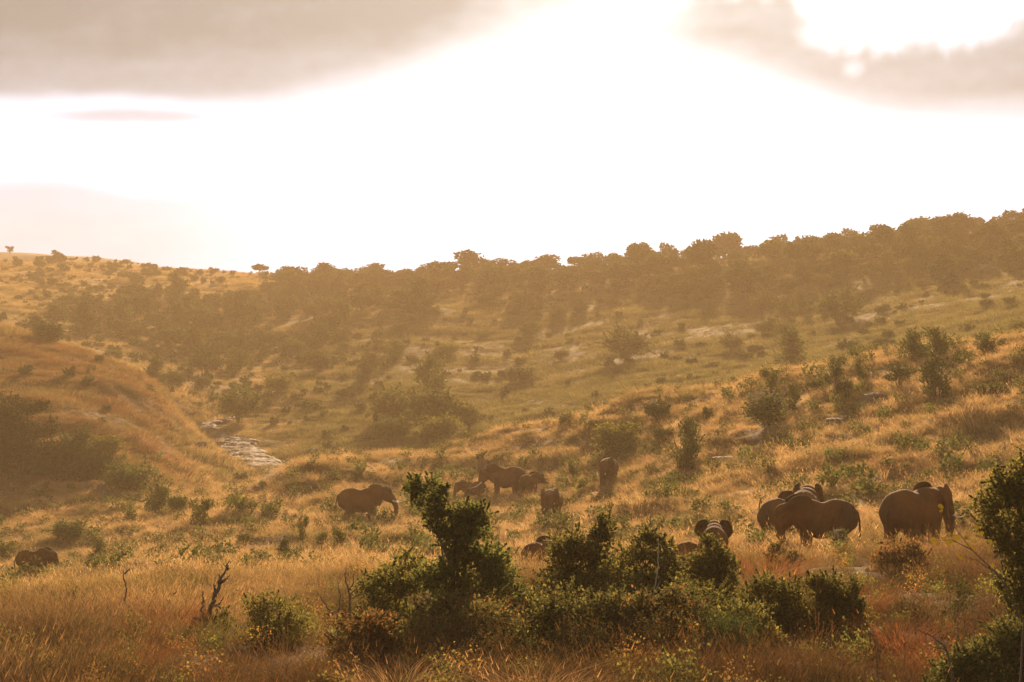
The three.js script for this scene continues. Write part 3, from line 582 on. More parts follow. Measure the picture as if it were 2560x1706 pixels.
{ // undergrowth: knee to head high scrub that reads as one mass
  const r = rng(404), geos = [0, 1, 2].map((v) => foliage(900 + v, FORMS.shrub(rng(v + 40)), 190, 0.12, ['dark', 'olive', 'yellow'][v], { alt: 'olive', mix: 0.3, floor: 0.01, sprig: 0.3 })), lists = [[], [], []], m = new THREE.Matrix4(), q = new THREE.Quaternion(), up = V(0, 1, 0);
  for (let i = 0; i < 9500; i++) {
    const d = Math.sqrt(lerp(240 ** 2, 720 ** 2, r())), px = -120 + 2800 * r(), x = (px - CX) / FPX * d;
    const woods = px > 640 ? smooth(ramp(640, 540, 2560, 400)(px) - 40, ramp(640, 560, 2560, 440)(px) + 40, d) : smooth(380, 420, d) * (1 - smooth(520, 600, d)) * smooth(60, 320, px) + 0.22 * smooth(420, 480, d);
    const valley = smooth(300, 330, d) * (1 - smooth(430, 480, d)) * smooth(330, 420, px) * (1 - smooth(820, 1050, px)), flat = (1 - smooth(0, 6, streamDistance(x, d)[0] - 4));
    if (r() > clamp(0.10 + 0.75 * woods + 0.6 * valley + 0.5 * fbm(x / 20, d / 30, 3)) || flat > 0.5) continue;
    lists[Math.floor(r() * 2.3)].push([x, d]);
  }
  lists.forEach((list, v) => {
    const o = new THREE.InstancedMesh(geos[v], LEAF_FAR, list.length);
    list.forEach(([x, d], i) => { const s = 0.9 + 2.2 * r() * r(); q.setFromAxisAngle(up, r() * 6.283); o.setMatrixAt(i, m.compose(V(x, ground(x, d) - 0.05, -d), q, V(s, s * (0.6 + 0.4 * r()), s))); });
    o.name = numbered('scrub'); o.castShadow = o.receiveShadow = true; tag(o, 'low scrub between the trees of the far hillside', 'scrub', null, 'stuff'); scene.add(o);
  });
}
// ---------------------------------------------------------------- bushes near the camera, each built round its own boughs
// lobes: [picture x, picture y, half width, half height in picture pixels]
function nearBush(name, label, category, d, foot, lobes, count, leaf, tone, o = {}) {
  const r = rng(Math.round(foot * 7 + d)), b = on(foot, d, 0), t = thing(name, label, category, b), L = lobes.map(([px, py, rx, ry]) => {
    const dd = d + (r() - 0.5) * M2(rx, d) * 1.6, w = world(px, py, dd); return [w[0] - b[0], w[1] - b[1], w[2] - b[2], M2(rx, d) * 1.4, M2(ry, d) * 1.25, M2((rx + ry) / 2, d) * (o.deep ?? 1.4)];
  });
  const cxs = L.map((l) => l[0]), span = [Math.min(...cxs), Math.max(...cxs)], mean = L.reduce((q, l) => q + l[3], 0) / L.length;
  if (o.skirt ?? true) for (let i = 0; i < 5; i++) { const x = lerp(span[0], span[1], (i + 0.5) / 5); L.push([x, mean * 0.55 + ground(b[0] + x, d) - b[1], (r() - 0.5) * mean * 2, mean * 1.05, mean * 0.9, mean * 1.0]); }
  const clumps = L.flatMap((l) => [0, 1, 2].map(() => { const q = V(r() * 2 - 1, r() * 2 - 1, r() * 2 - 1).normalize().multiplyScalar(0.35 + 0.4 * r()), s = 0.42 + 0.26 * r(); return [l[0] + q.x * l[3], l[1] + q.y * l[4], l[2] + q.z * l[5], l[3] * s, l[4] * s * (0.8 + 0.6 * r()), l[5] * s]; }));
  part('foliage', foliage(Math.round(foot), clumps, Math.round(count * (o.skirt === false ? 1 : 1.5)), leaf, tone, { alt: o.alt ?? 'yellow', mix: o.mix ?? 0.25, floor: 0.03, sprig: o.sprig ?? 0.3, rag: 0.52, onShoot: 0.25, shoots: Math.round(count / 70) }), d > 100 ? LEAF_DIM : name.endsWith('brush') ? LEAF : LEAF_NEAR, t);
  const roots = [[0, 0, 0], [0.12, 0, 0.1], [-0.15, 0, 0.05], [0.05, 0, -0.15]];
  part('stem', limbs(Math.round(foot) + 1, roots, L, o.girth ?? 0.03, o.forks ?? 4), o.bark ?? BARK, t);
  return t;
}
nearBush('thorn_bush', 'tall green thorn bush with a leaning bough raised like a fist', 'bush', 34, 1150, [
  [1062, 1232, 40, 42], [1040, 1222, 22, 26], [1085, 1262, 26, 30], [1116, 1224, 18, 16], [1090, 1290, 26, 30], [1108, 1315, 30, 32], [1140, 1290, 40, 34], [1176, 1290, 30, 40], [1170, 1340, 46, 40],
  [1120, 1370, 50, 40], [1200, 1385, 50, 40], [1110, 1430, 56, 52], [1180, 1440, 66, 60], [1245, 1430, 54, 50], [1285, 1470, 40, 50], [1130, 1510, 66, 60], [1210, 1520, 70, 60], [1280, 1540, 46, 50], [1170, 1580, 70, 40]], 30000, 0.033, 'green', { mix: 0.16, alt: 'yellow' });
nearBush('flowering_shrub', 'lighter green shrub with pale blossom tips, leaning on the tall thorn bush', 'bush', 35, 985, [
  [1012, 1405, 40, 34], [985, 1440, 44, 34], [1036, 1438, 40, 36], [950, 1460, 40, 36], [1000, 1490, 60, 40], [930, 1500, 44, 40], [965, 1540, 60, 40]], 11000, 0.031, 'green', { mix: 0.5, alt: 'yellow', sprig: 0.45 });
nearBush('thorn_bush', 'dark twiggy bush with two bare shoots standing above it', 'bush', 37, 1470, [
  [1478, 1350, 44, 34], [1500, 1325, 24, 30], [1440, 1370, 40, 34], [1400, 1395, 44, 36], [1480, 1410, 56, 46], [1425, 1440, 60, 46], [1500, 1465, 52, 50], [1440, 1500, 62, 50], [1490, 1550, 56, 44], [1390, 1450, 34, 36], [1510, 1300, 12, 22]], 21000, 0.031, 'dark', { mix: 0.34, sprig: 0.42 });
nearBush('thorn_bush', 'dark bush hiding the low backed elephant, pale trunk rising through it', 'bush', 36, 1610, [
  [1636, 1335, 26, 22], [1606, 1350, 26, 26], [1650, 1365, 30, 26], [1600, 1400, 44, 36], [1560, 1425, 42, 36], [1660, 1400, 34, 40], [1640, 1450, 56, 46], [1580, 1470, 54, 46], [1690, 1450, 40, 46], [1620, 1520, 70, 50], [1700, 1520, 44, 46], [1560, 1540, 46, 44]], 22000, 0.031, 'dark', { mix: 0.34, sprig: 0.36 });
nearBush('thorn_bush', 'pointed leafy bush standing before the ear spread elephant', 'bush', 39, 1775, [
  [1770, 1350, 16, 24], [1776, 1385, 34, 30], [1745, 1410, 34, 28], [1800, 1412, 36, 30], [1762, 1440, 46, 36], [1810, 1450, 34, 34], [1780, 1490, 52, 40], [1735, 1480, 36, 36]], 13000, 0.033, 'dark', { mix: 0.4, sprig: 0.4 });
nearBush('thorn_bush', 'low dense bush, leaf tips lit yellow, left of two below the big cow elephant', 'bush', 34, 1920, [
  [1925, 1462, 40, 24], [1890, 1480, 46, 30], [1965, 1480, 44, 30], [1850, 1510, 44, 34], [1920, 1520, 60, 40], [1985, 1525, 44, 40], [1890, 1560, 60, 36], [1950, 1570, 50, 34]], 17000, 0.028, 'dark', { mix: 0.4, sprig: 0.36 });
nearBush('thorn_bush', 'low dense bush, right of two below the big cow elephant, spiky tip at its side', 'bush', 34, 2075, [
  [2040, 1465, 34, 24], [2085, 1475, 40, 28], [2125, 1500, 34, 34], [2050, 1505, 50, 36], [2100, 1540, 50, 40], [2040, 1560, 50, 36], [2138, 1468, 14, 26], [2130, 1560, 34, 34]], 15000, 0.028, 'dark', { mix: 0.36, sprig: 0.36 });
nearBush('leafy_tree', 'dense tree with lit yellow leaf edges cut by the frame edge', 'tree', 26, 2575, [
  [2540, 1190, 44, 36], [2500, 1215, 36, 34], [2580, 1170, 50, 44], [2475, 1260, 34, 36], [2530, 1270, 60, 50], [2590, 1260, 60, 60], [2490, 1320, 36, 40], [2550, 1340, 60, 50], [2600, 1340, 60, 60], [2510, 1395, 40, 44], [2570, 1420, 60, 56], [2600, 1480, 60, 60], [2540, 1480, 44, 50], [2580, 1560, 50, 60], [2640, 1250, 60, 90], [2650, 1420, 60, 90]], 22000, 0.028, 'olive', { mix: 0.4, alt: 'yellow', sprig: 0.4 });
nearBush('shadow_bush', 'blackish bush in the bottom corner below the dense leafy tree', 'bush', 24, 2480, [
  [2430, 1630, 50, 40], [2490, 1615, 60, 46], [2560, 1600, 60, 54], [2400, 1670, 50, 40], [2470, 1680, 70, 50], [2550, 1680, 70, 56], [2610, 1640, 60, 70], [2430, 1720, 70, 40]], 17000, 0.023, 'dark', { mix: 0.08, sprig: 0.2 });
nearBush('sparse_shrub', 'sparse green shrub in tall grass beside the branching dead wood', 'bush', 34, 680, [
  [665, 1505, 34, 26], [700, 1520, 40, 30], [640, 1530, 36, 28], [680, 1550, 50, 30], [730, 1550, 34, 28]], 6500, 0.024, 'olive', { mix: 0.4, sprig: 0.55 });
nearBush('dark_bush', 'dark rounded bush on the slope below the rust coloured mound', 'bush', 44, 155, [
  [170, 1500, 26, 18], [140, 1515, 26, 20], [180, 1525, 30, 24], [130, 1540, 26, 22], [160, 1552, 44, 22], [120, 1528, 16, 16]], 9000, 0.028, 'dark', { mix: 0.16, sprig: 0.4 });
nearBush('dark_bush', 'little dark bush just beside the dark rounded bush of the slope', 'bush', 41, 92, [[96, 1566, 18, 13], [80, 1574, 14, 10]], 2200, 0.026, 'dark', { mix: 0.1, sprig: 0.3 });
nearBush('low_shrub', 'low green shrub between the dark rounded bush and the curved dead twig', 'bush', 40, 275, [[262, 1538, 30, 16], [296, 1535, 24, 16], [270, 1555, 36, 16], [322, 1535, 14, 12]], 4000, 0.026, 'green', { mix: 0.2, sprig: 0.45 });
nearBush('low_shrub', 'small leafy shrub growing at the foot of the branching dead tree', 'bush', 36, 556, [[552, 1540, 16, 22], [560, 1568, 20, 22], [545, 1580, 18, 16]], 3000, 0.024, 'green', { mix: 0.2, sprig: 0.4 });
nearBush('thorn_bush', 'reddish brown low bush at the feet of the largest elephant', 'bush', 50, 2260, [[2235, 1370, 30, 20], [2275, 1378, 34, 20], [2215, 1392, 26, 18], [2300, 1396, 30, 20], [2255, 1404, 44, 18]], 6500, 0.036, 'rust', { alt: 'olive', mix: 0.4, sprig: 0.5 });
nearBush('thorn_bush', 'small dark bush in front of the legs of the big cow elephant', 'bush', 52, 1965, [[1955, 1372, 24, 16], [1985, 1384, 26, 16], [1930, 1388, 24, 14]], 3600, 0.036, 'olive', { alt: 'rust', mix: 0.4, sprig: 0.5 });
nearBush('thorn_bush', 'dark low bush filling the gap at the foot of the tall thorn bush', 'bush', 33, 1320, [[1300, 1500, 44, 40], [1345, 1520, 48, 44], [1290, 1560, 56, 44], [1360, 1580, 50, 40]], 9000, 0.030, 'dark', { mix: 0.3, sprig: 0.36 });
nearBush('thorn_bush', 'dark bush wedged between the twiggy bush and the pale trunk bush', 'bush', 34, 1545, [[1535, 1430, 34, 36], [1550, 1480, 44, 44], [1530, 1540, 50, 44], [1580, 1580, 50, 36]], 9000, 0.030, 'dark', { mix: 0.36, sprig: 0.36 });
nearBush('thorn_bush', 'dark bush under the pointed leafy bush, toward the low dense pair', 'bush', 33, 1720, [[1715, 1490, 44, 40], [1760, 1530, 50, 44], [1700, 1560, 54, 44], [1800, 1560, 44, 40]], 9000, 0.030, 'dark', { mix: 0.3, sprig: 0.36 });
nearBush('thorn_bush', 'low dark bush under the flowering shrub', 'bush', 32, 1010, [[985, 1570, 50, 36], [1040, 1580, 54, 40], [930, 1590, 50, 34], [1090, 1610, 50, 36]], 9000, 0.028, 'dark', { alt: 'rust', mix: 0.34, sprig: 0.4 });
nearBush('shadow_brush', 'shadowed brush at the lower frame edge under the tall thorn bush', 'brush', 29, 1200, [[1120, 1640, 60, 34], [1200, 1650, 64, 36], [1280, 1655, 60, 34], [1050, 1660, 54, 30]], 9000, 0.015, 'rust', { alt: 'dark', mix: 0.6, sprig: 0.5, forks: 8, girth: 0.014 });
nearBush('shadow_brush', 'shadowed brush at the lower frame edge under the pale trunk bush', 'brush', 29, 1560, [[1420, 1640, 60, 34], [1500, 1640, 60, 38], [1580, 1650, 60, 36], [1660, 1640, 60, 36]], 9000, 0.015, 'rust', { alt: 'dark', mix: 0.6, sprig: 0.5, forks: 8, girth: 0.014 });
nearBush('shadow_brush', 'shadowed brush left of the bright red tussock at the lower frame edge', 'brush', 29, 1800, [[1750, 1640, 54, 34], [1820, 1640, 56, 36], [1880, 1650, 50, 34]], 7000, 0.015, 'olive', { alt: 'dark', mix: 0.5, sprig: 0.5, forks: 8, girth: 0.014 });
nearBush('thorn_bush', 'broad olive bush spreading low in front of the tall thorn bush', 'bush', 30.5, 1170, [[1060, 1540, 64, 44], [1130, 1525, 60, 46], [1200, 1545, 64, 50], [1270, 1550, 60, 46], [1110, 1590, 70, 44], [1220, 1600, 70, 44]], 11000, 0.030, 'olive', { alt: 'rust', mix: 0.3, sprig: 0.4 });
nearBush('thorn_bush', 'broad dark bush spreading low in front of the dark twiggy bush', 'bush', 30.5, 1450, [[1370, 1530, 60, 44], [1440, 1510, 60, 46], [1510, 1530, 60, 46], [1400, 1590, 66, 44], [1490, 1595, 66, 44]], 11000, 0.030, 'dark', { alt: 'yellow', mix: 0.28, sprig: 0.4 });
nearBush('thorn_bush', 'broad dark bush spreading low around the slender pale trunk', 'bush', 30.5, 1650, [[1580, 1530, 56, 44], [1650, 1520, 60, 46], [1720, 1535, 56, 46], [1610, 1590, 66, 44], [1700, 1595, 66, 44]], 11000, 0.030, 'dark', { alt: 'rust', mix: 0.3, sprig: 0.4 });
nearBush('thorn_bush', 'low olive bush linking the pale trunk bush with the low dense pair', 'bush', 31, 1840, [[1790, 1545, 50, 40], [1850, 1560, 54, 40], [1910, 1580, 50, 40], [1820, 1600, 60, 36]], 8000, 0.030, 'olive', { alt: 'yellow', mix: 0.3, sprig: 0.4 });
nearBush('thorn_bush', 'low brownish bush at the near edge below the forked dead branches', 'bush', 31, 890, [[860, 1570, 44, 34], [920, 1560, 50, 36], [960, 1600, 50, 36], [890, 1610, 54, 32]], 8000, 0.028, 'rust', { alt: 'olive', mix: 0.5, sprig: 0.45 });
for (const [foot, d, lobes, tone, label] of [
  [1350, 36, [[1330, 1450, 34, 30], [1360, 1480, 40, 34], [1325, 1510, 40, 36], [1370, 1540, 44, 36]], 'rust', 'dry glowing brush in the gap beside the tall thorn bush'],
  [1545, 35, [[1530, 1470, 34, 34], [1555, 1510, 40, 34], [1520, 1540, 40, 34]], 'rust', 'dry brush between the twiggy bush and the bush with the pale trunk'],
  [1720, 34, [[1700, 1540, 40, 34], [1740, 1525, 40, 34], [1770, 1560, 40, 34]], 'olive', 'thin brush under the pointed leafy bush'],
  [880, 36, [[860, 1510, 30, 26], [890, 1530, 36, 28], [850, 1550, 36, 26]], 'rust', 'dry brush round the bare twigs at the edge of the flowering shrub'],
  [1830, 42, [[1820, 1420, 26, 22], [1850, 1440, 34, 26], [1810, 1460, 34, 26]], 'rust', 'rusty brush between the pointed leafy bush and the tall rust tussock'],
  [2280, 36, [[2255, 1520, 30, 24], [2300, 1530, 34, 26], [2270, 1555, 40, 26]], 'rust', 'dry brush alone in the red grass under the largest elephant'],
  [2420, 30, [[2400, 1470, 26, 24], [2430, 1500, 34, 30], [2395, 1530, 34, 30]], 'olive', 'thin brush at the outer side of the dense leafy tree'],
]) nearBush('dry_brush', label, 'brush', d, foot, lobes, 5200, 0.015, tone, { alt: tone === 'rust' ? 'olive' : 'rust', mix: 0.4, sprig: 0.6, forks: 9, girth: 0.014 });
o_from = 150;
nearBush('thicket_bush', 'large dark thicket at the frame edge on the orange spur', 'bush', 205, 50, [
  [40, 1030, 44, 30], [90, 1012, 28, 22], [10, 1050, 40, 34], [70, 1060, 50, 34], [110, 1080, 34, 30], [30, 1100, 50, 36], [90, 1115, 50, 30], [-20, 1080, 50, 50]], 24000, 0.11, 'dark', { mix: 0.14, sprig: 0.3, girth: 0.1, forks: 2 });
nearBush('thicket_bush', 'shadowed bush running on from the large dark thicket of the spur', 'bush', 203, 165, [
  [150, 1120, 44, 26], [190, 1140, 44, 30], [230, 1160, 40, 30], [160, 1160, 50, 26], [210, 1185, 40, 20]], 15000, 0.10, 'dark', { alt: 'olive', mix: 0.2, sprig: 0.3, girth: 0.08, forks: 2 });

// a bough with broad yellow leaves reaching in front of the largest elephant
{
  const d = 21, b = on(2540, d, 0), t = thing('leafy_bough', 'thin bough with broad glowing yellow leaves reaching before the largest elephant', 'branch', b);
  const at = (px, py, dd = 0) => { const w = world(px, py, d + dd); return V(w[0] - b[0], w[1] - b[1], w[2] - b[2]); };
  part('branch', mergeGeometries([taperTube([V(0, -0.1, 0), at(2560, 1560), at(2500, 1440), at(2430, 1375), at(2380, 1350), at(2340, 1352)], [0.016, 0.012, 0.009, 0.007, 0.005, 0.002], 6), taperTube([at(2500, 1440), at(2440, 1400), at(2400, 1392)], [0.006, 0.004, 0.002], 5), taperTube([at(2430, 1375), at(2380, 1310), at(2345, 1265)], [0.005, 0.003, 0.0015], 5)]), BARK, t);
  const leafShape = new THREE.Shape(); leafShape.moveTo(0, 0); leafShape.quadraticCurveTo(0.5, 0.3, 0.42, 0.7); leafShape.quadraticCurveTo(0.3, 1, 0, 1.05); leafShape.quadraticCurveTo(-0.3, 1, -0.42, 0.7); leafShape.quadraticCurveTo(-0.5, 0.3, 0, 0);
  const lg = new THREE.ExtrudeGeometry(leafShape, { depth: 0.02, bevelEnabled: false, curveSegments: 5 }), lm = new THREE.MeshPhysicalMaterial({ color: new THREE.Color().setRGB(0.42, 0.34, 0.035), roughness: 1, transmission: 0.5, thickness: 0, side: THREE.DoubleSide }), r = rng(88);
  for (const [px, py] of [[2398, 1340], [2388, 1352], [2408, 1345], [2424, 1345], [2432, 1358], [2412, 1362], [2440, 1370], [2380, 1358], [2366, 1350], [2350, 1354], [2344, 1350], [2345, 1266], [2350, 1276], [2372, 1330], [2398, 1392], [2410, 1395], [2455, 1340], [2470, 1385], [2446, 1325], [2480, 1350], [2484, 1410]]) {
    const l = part('leaf', lg, lm, t), s = 0.05 + 0.028 * r(); l.position.copy(at(px, py, (r() - 0.5) * 0.15)); l.rotation.set((r() - 0.5) * 1.6, (r() - 0.5) * 1.6, r() * 6.28); l.scale.setScalar(s);
  }
}
// ---------------------------------------------------------------- dead wood
// boughs: lists of [picture x, picture y], the first one is the trunk; radius in metres at the foot
function deadWood(name, label, category, d, boughs, radius, bark = BARK) {
  const p0 = boughs[0][0], b = [M2(p0[0] - CX, d), 0, -d]; b[1] = ground(b[0], d);
  const t = thing(name, label, category, b), r = rng(Math.round(p0[0] * 3 + d));
  boughs.forEach((list, i) => {
    let z = 0; const pts = list.map(([px, py], k) => { const w = world(px, py, d); z += (r() - 0.5) * M2(36, d); const q = V(w[0] - b[0], w[1] - b[1], k || i ? z * (i ? 1 : 0.6) : 0); if (!i && !k) q.y = -0.15; return q; });
    const R = radius * (i ? 0.62 : 1), c = new THREE.CatmullRomCurve3(pts, false, 'centripetal'), n = pts.length * 4, P = c.getPoints(n).map((q, k) => q.add(V((r() - 0.5) * R * 0.9, (r() - 0.5) * R * 0.5, (r() - 0.5) * R * 0.9)));
    part(i ? 'branch' : 'trunk', taperTube(P, P.map((_, k) => R * (1 - 0.82 * k / n) * (0.85 + 0.3 * r())), 7), bark, t);
  });
}
deadWood('dead_tree', 'branching dead tree with bare knobbly boughs in the tall grass', 'dead tree', 37, [
  [[506, 1575], [520, 1535], [536, 1500], [548, 1460], [560, 1430], [573, 1405]], [[512, 1552], [506, 1530], [508, 1500], [509, 1478]], [[506, 1548], [488, 1545], [475, 1555]], [[530, 1515], [548, 1510], [556, 1495]], [[538, 1490], [538, 1470], [537, 1455]],
  [[550, 1458], [560, 1452], [572, 1442]], [[548, 1460], [545, 1448], [541, 1440]], [[564, 1425], [570, 1420], [569, 1412]], [[520, 1540], [535, 1542], [545, 1530]]], 0.062);
deadWood('dead_branch', 'curved dead twig standing alone left of the branching dead tree', 'dead branch', 39, [[[346, 1545], [330, 1522], [314, 1510], [316, 1470], [309, 1440], [312, 1425]], [[310, 1436], [322, 1424], [326, 1420]]], 0.036);
deadWood('dead_stump', 'broken dark stump with curled shoots beside the curved dead twig', 'stump', 39, [[[366, 1560], [368, 1540], [360, 1525]], [[366, 1545], [378, 1530], [380, 1522]], [[364, 1540], [352, 1530], [350, 1522]]], 0.045);
deadWood('dead_stump', 'hooked dead stump between the curled stump and the branching dead tree', 'stump', 41, [[[424, 1545], [426, 1515], [420, 1492], [432, 1482]], [[424, 1510], [416, 1500]], [[428, 1490], [440, 1480], [438, 1472]]], 0.035);
deadWood('dead_branch', 'dead forked branches at the edge of the flowering shrub', 'dead branch', 33, [[[850, 1590], [840, 1560], [826, 1530], [812, 1510], [790, 1480]], [[838, 1555], [850, 1500], [846, 1455]], [[826, 1530], [842, 1530], [858, 1515]]], 0.03);
deadWood('dead_branch', 'bare twigs poking up left of the flowering shrub', 'dead branch', 32, [[[880, 1560], [874, 1500], [862, 1440], [864, 1415]], [[872, 1490], [892, 1470], [905, 1452]], [[870, 1480], [884, 1455], [884, 1430]], [[876, 1500], [900, 1488], [920, 1483]]], 0.022);
deadWood('pale_trunk', 'slender pale trunk rising through the dark bush', 'tree trunk', 34.9, [[[1642, 1620], [1638, 1550], [1634, 1490], [1644, 1430], [1646, 1380], [1648, 1345]], [[1640, 1480], [1655, 1450]]], 0.022, PALEBARK);
deadWood('pale_trunk', 'pale bare stem low at the front of the tall thorn bush', 'tree trunk', 32.8, [[[1132, 1590], [1130, 1540], [1126, 1505], [1128, 1490]], [[1130, 1530], [1140, 1515]]], 0.016, PALEBARK);
deadWood('bare_shoot', 'thin bare shoot above the dark twiggy bush, pointing up and outward', 'twig', 37, [[[1480, 1420], [1492, 1350], [1508, 1310], [1524, 1283]], [[1498, 1335], [1515, 1318]]], 0.016);
deadWood('bare_shoot', 'straight bare shoot above the left part of the dark twiggy bush', 'twig', 37, [[[1432, 1430], [1430, 1360], [1432, 1300], [1428, 1276]]], 0.012);
deadWood('bare_shoot', 'second straight bare shoot close to the pointing one', 'twig', 37.2, [[[1452, 1420], [1450, 1340], [1448, 1288]]], 0.012);
deadWood('fallen_bough', 'dark fallen bough arching over rust grass in front of the blackish bush', 'branch', 23.5, [[[2390, 1660], [2365, 1625], [2330, 1592], [2290, 1575]], [[2365, 1625], [2340, 1622], [2325, 1612]]], 0.02);
deadWood('thorny_spray', 'trailing thorny spray hanging in front of the rust grass', 'branch', 24.5, [[[2200, 1690], [2190, 1640], [2180, 1590], [2150, 1560], [2120, 1550]], [[2190, 1640], [2230, 1600], [2250, 1585]], [[2260, 1680], [2265, 1620], [2240, 1590], [2210, 1575]]], 0.008);
deadWood('dead_tree', 'pale forked dead tree among the green trees of the valley', 'dead tree', 395, [[[703, 935], [701, 918], [692, 900]], [[702, 922], [712, 905], [716, 896]], [[700, 916], [702, 902]]], 0.16, PALEBARK);
deadWood('dead_tree', 'wide forked dead sapling on the open far slope', 'dead tree', 405, [[[1200, 930], [1196, 916], [1184, 904]], [[1198, 922], [1208, 912], [1214, 902]]], 0.1);
deadWood('dead_tree', 'short forked dead stick on the open far slope', 'dead tree', 410, [[[1166, 906], [1160, 897], [1157, 890]], [[1163, 902], [1166, 893]]], 0.1);
deadWood('bare_sapling', 'bare forked branches on the rocky crest beside the slim tree', 'dead tree', 152, [[[2186, 935], [2178, 915], [2170, 900]], [[2184, 930], [2192, 912], [2196, 902]], [[2181, 922], [2186, 908]]], 0.05);
deadWood('dead_branch', 'dead branch sticking out behind the rump of the ear spread elephants neighbour', 'dead branch', 92, [[[1895, 1262], [1900, 1248], [1912, 1240], [1914, 1228]], [[1902, 1247], [1896, 1238]]], 0.045);

// ---------------------------------------------------------------- rocks
const STONE = new THREE.MeshPhysicalMaterial({ vertexColors: true, roughness: 0.95, specularIntensity: 0.3 });
function boulder(label, px, py, w, h, seed, from = 100, tone = [0.17, 0.125, 0.088]) {
  const d = hit(px, py, from) ?? 150, g = new THREE.IcosahedronGeometry(1, 14), p = g.attributes.position, c = new Float32Array(p.count * 3), W = M2(w, d) * 0.43, H = M2(h, d) * 0.8, v = V();
  for (let i = 0; i < p.count; i++) {
    v.fromBufferAttribute(p, i); const x = v.x + seed * 3.7, q = Math.max(Math.abs(v.x), Math.abs(v.y) * 1.05, Math.abs(v.z));
    let s = lerp(1, 0.82 / q, 0.45) * (1 + 0.16 * noise3(x * 1.3, v.y * 1.3, v.z * 1.3) + 0.06 * noise3(x * 4, v.y * 9, v.z * 4) + 0.02 * noise3(x * 11, v.y * 14, v.z * 11));
    const strata = Math.abs(noise2(v.y * 4 + seed, x * 0.4)); s *= 1 - 0.05 * (1 - smooth(0, 0.12, strata));
    p.setXYZ(i, v.x * s * W, v.y * s * H, v.z * s * W * 0.8); const k = 0.75 + 0.4 * noise3(x * 2.2, v.y * 3, v.z * 2.2) + 0.25 * noise3(x * 9, v.y * 9, v.z * 9); c.set(tone.map((t) => Math.max(0.02, t * k)), i * 3);
  }
  g.setAttribute('color', new THREE.BufferAttribute(c, 3)); g.computeVertexNormals();
  const m = part('boulder', g, STONE, scene); m.name = numbered('boulder'); m.position.set(...on(px, d, H * 0.05)); m.rotation.y = seed * 1.9; tag(m, label, 'rock', 'rocks on the slopes');
}
boulder('broad layered rock at the foot of the spreading thorn bush on the crest', 2190, 1008, 92, 34, 1);
boulder('tilted pale rock face of the outcrop below the layered rock', 2170, 1030, 60, 20, 2);
boulder('square grey rock on its own downhill of the windblown sapling', 2034, 1030, 34, 26, 3);
boulder('long flat rock lying in the grass under the outcrop', 2090, 1056, 84, 14, 4);
boulder('low rounded rock in the grass under the bent dark tree', 2306, 1022, 40, 16, 5);
boulder('wide pale slab sunk in the slope near the column shaped tree', 1815, 1158, 100, 22, 6, 100, [0.22, 0.165, 0.12]);
boulder('small pale stone beside the elephant standing alone', 1610, 1208, 26, 14, 7);
boulder('upright weathered boulder under the dense green hanging bush', 252, 1240, 30, 40, 8, 140, [0.17, 0.125, 0.09]);
boulder('flat shaded boulder leaning against the upright one', 218, 1226, 36, 20, 9, 140, [0.22, 0.17, 0.13]);
boulder('small half hidden boulder at the foot of the hanging bush', 308, 1246, 20, 16, 10, 140, [0.17, 0.125, 0.09]);
boulder('pale rock at the head of the stream below the big round tree', 560, 1058, 40, 14, 11, 230, [0.22, 0.18, 0.14]);
boulder('pale rounded rock beside the lower stream', 780, 1136, 44, 20, 12, 225, [0.22, 0.18, 0.14]);
boulder('brown bank rock at the outer bend of the stream', 500, 1120, 44, 20, 13, 225, [0.24, 0.17, 0.12]);

// ---------------------------------------------------------------- rocky stream
{
  const curve = new THREE.CatmullRomCurve3(STREAM.map(([x, d, h]) => V(x, h, -d))), N = 260, A = 34, mk = (half, lift, rough, wet) => {
    const pos = [], col = [], idx = [];
    for (let i = 0; i <= N; i++) {
      const c = curve.getPoint(i / N), wide = 0.55 + 0.9 * smooth(0.35, 0.6, i / N), t = curve.getTangent(i / N), nx = -t.z, nz = t.x, l = Math.hypot(nx, nz), w = half * wide * (0.8 + 0.35 * noise2(i / 21, 3) + 0.15 * noise2(i / 6, 9)) * smooth(0, 0.06, i / N);
      for (let a = 0; a <= A; a++) {
        const u = a / A * 2 - 1, x = c.x + nx / l * u * w, z = c.z + nz / l * u * w, ridge = 1 - Math.abs(fbm((x + z * 0.5) / 1.3, (z - x * 0.5) / 5, 4)) * 2.2, pool = noise2(x / 3.1 + 50, z / 6 + 20);
        pos.push(x, c.y - 0.12 + lift + (wet ? 0.012 * noise2(x * 2, z * 2) : rough * ridge - 0.5 * Math.abs(u) ** 6), z);
        const k = wet ? 1 : 0.55 + 0.45 * ridge + 0.3 * noise2(x * 3, z * 1.3) - 0.25 * smooth(0.1, 0.5, pool); col.push(k * 0.095, k * 0.072, k * 0.055);
        if (i && a) { const q = i * (A + 1) + a; idx.push(q, q - 1, q - A - 1, q - 1, q - A - 2, q - A - 1); }
      }
    }
    const g = new THREE.BufferGeometry(); g.setAttribute('position', new THREE.Float32BufferAttribute(pos, 3)); g.setAttribute('color', new THREE.Float32BufferAttribute(col, 3)); g.setIndex(idx); g.computeVertexNormals(); return g;
  };
  const bed = new THREE.Mesh(mk(3.2, 0.16, 0.32, false), new THREE.MeshPhysicalMaterial({ vertexColors: true, roughness: 0.85, specularIntensity: 0.2 })); bed.name = 'stream_bed'; tag(bed, 'pale wet rock shelves of the stream bed', null, null, 'structure');
  const water = new THREE.Mesh(mk(2.3, 0.12, 0, true), new THREE.MeshStandardMaterial({ color: new THREE.Color().setRGB(0.06, 0.05, 0.04), roughness: 0.35 })); water.name = 'stream'; tag(water, 'shallow stream running between the rock shelves', null, null, 'structure');
  for (const m of [bed, water]) { m.castShadow = m.receiveShadow = true; scene.add(m); }
}
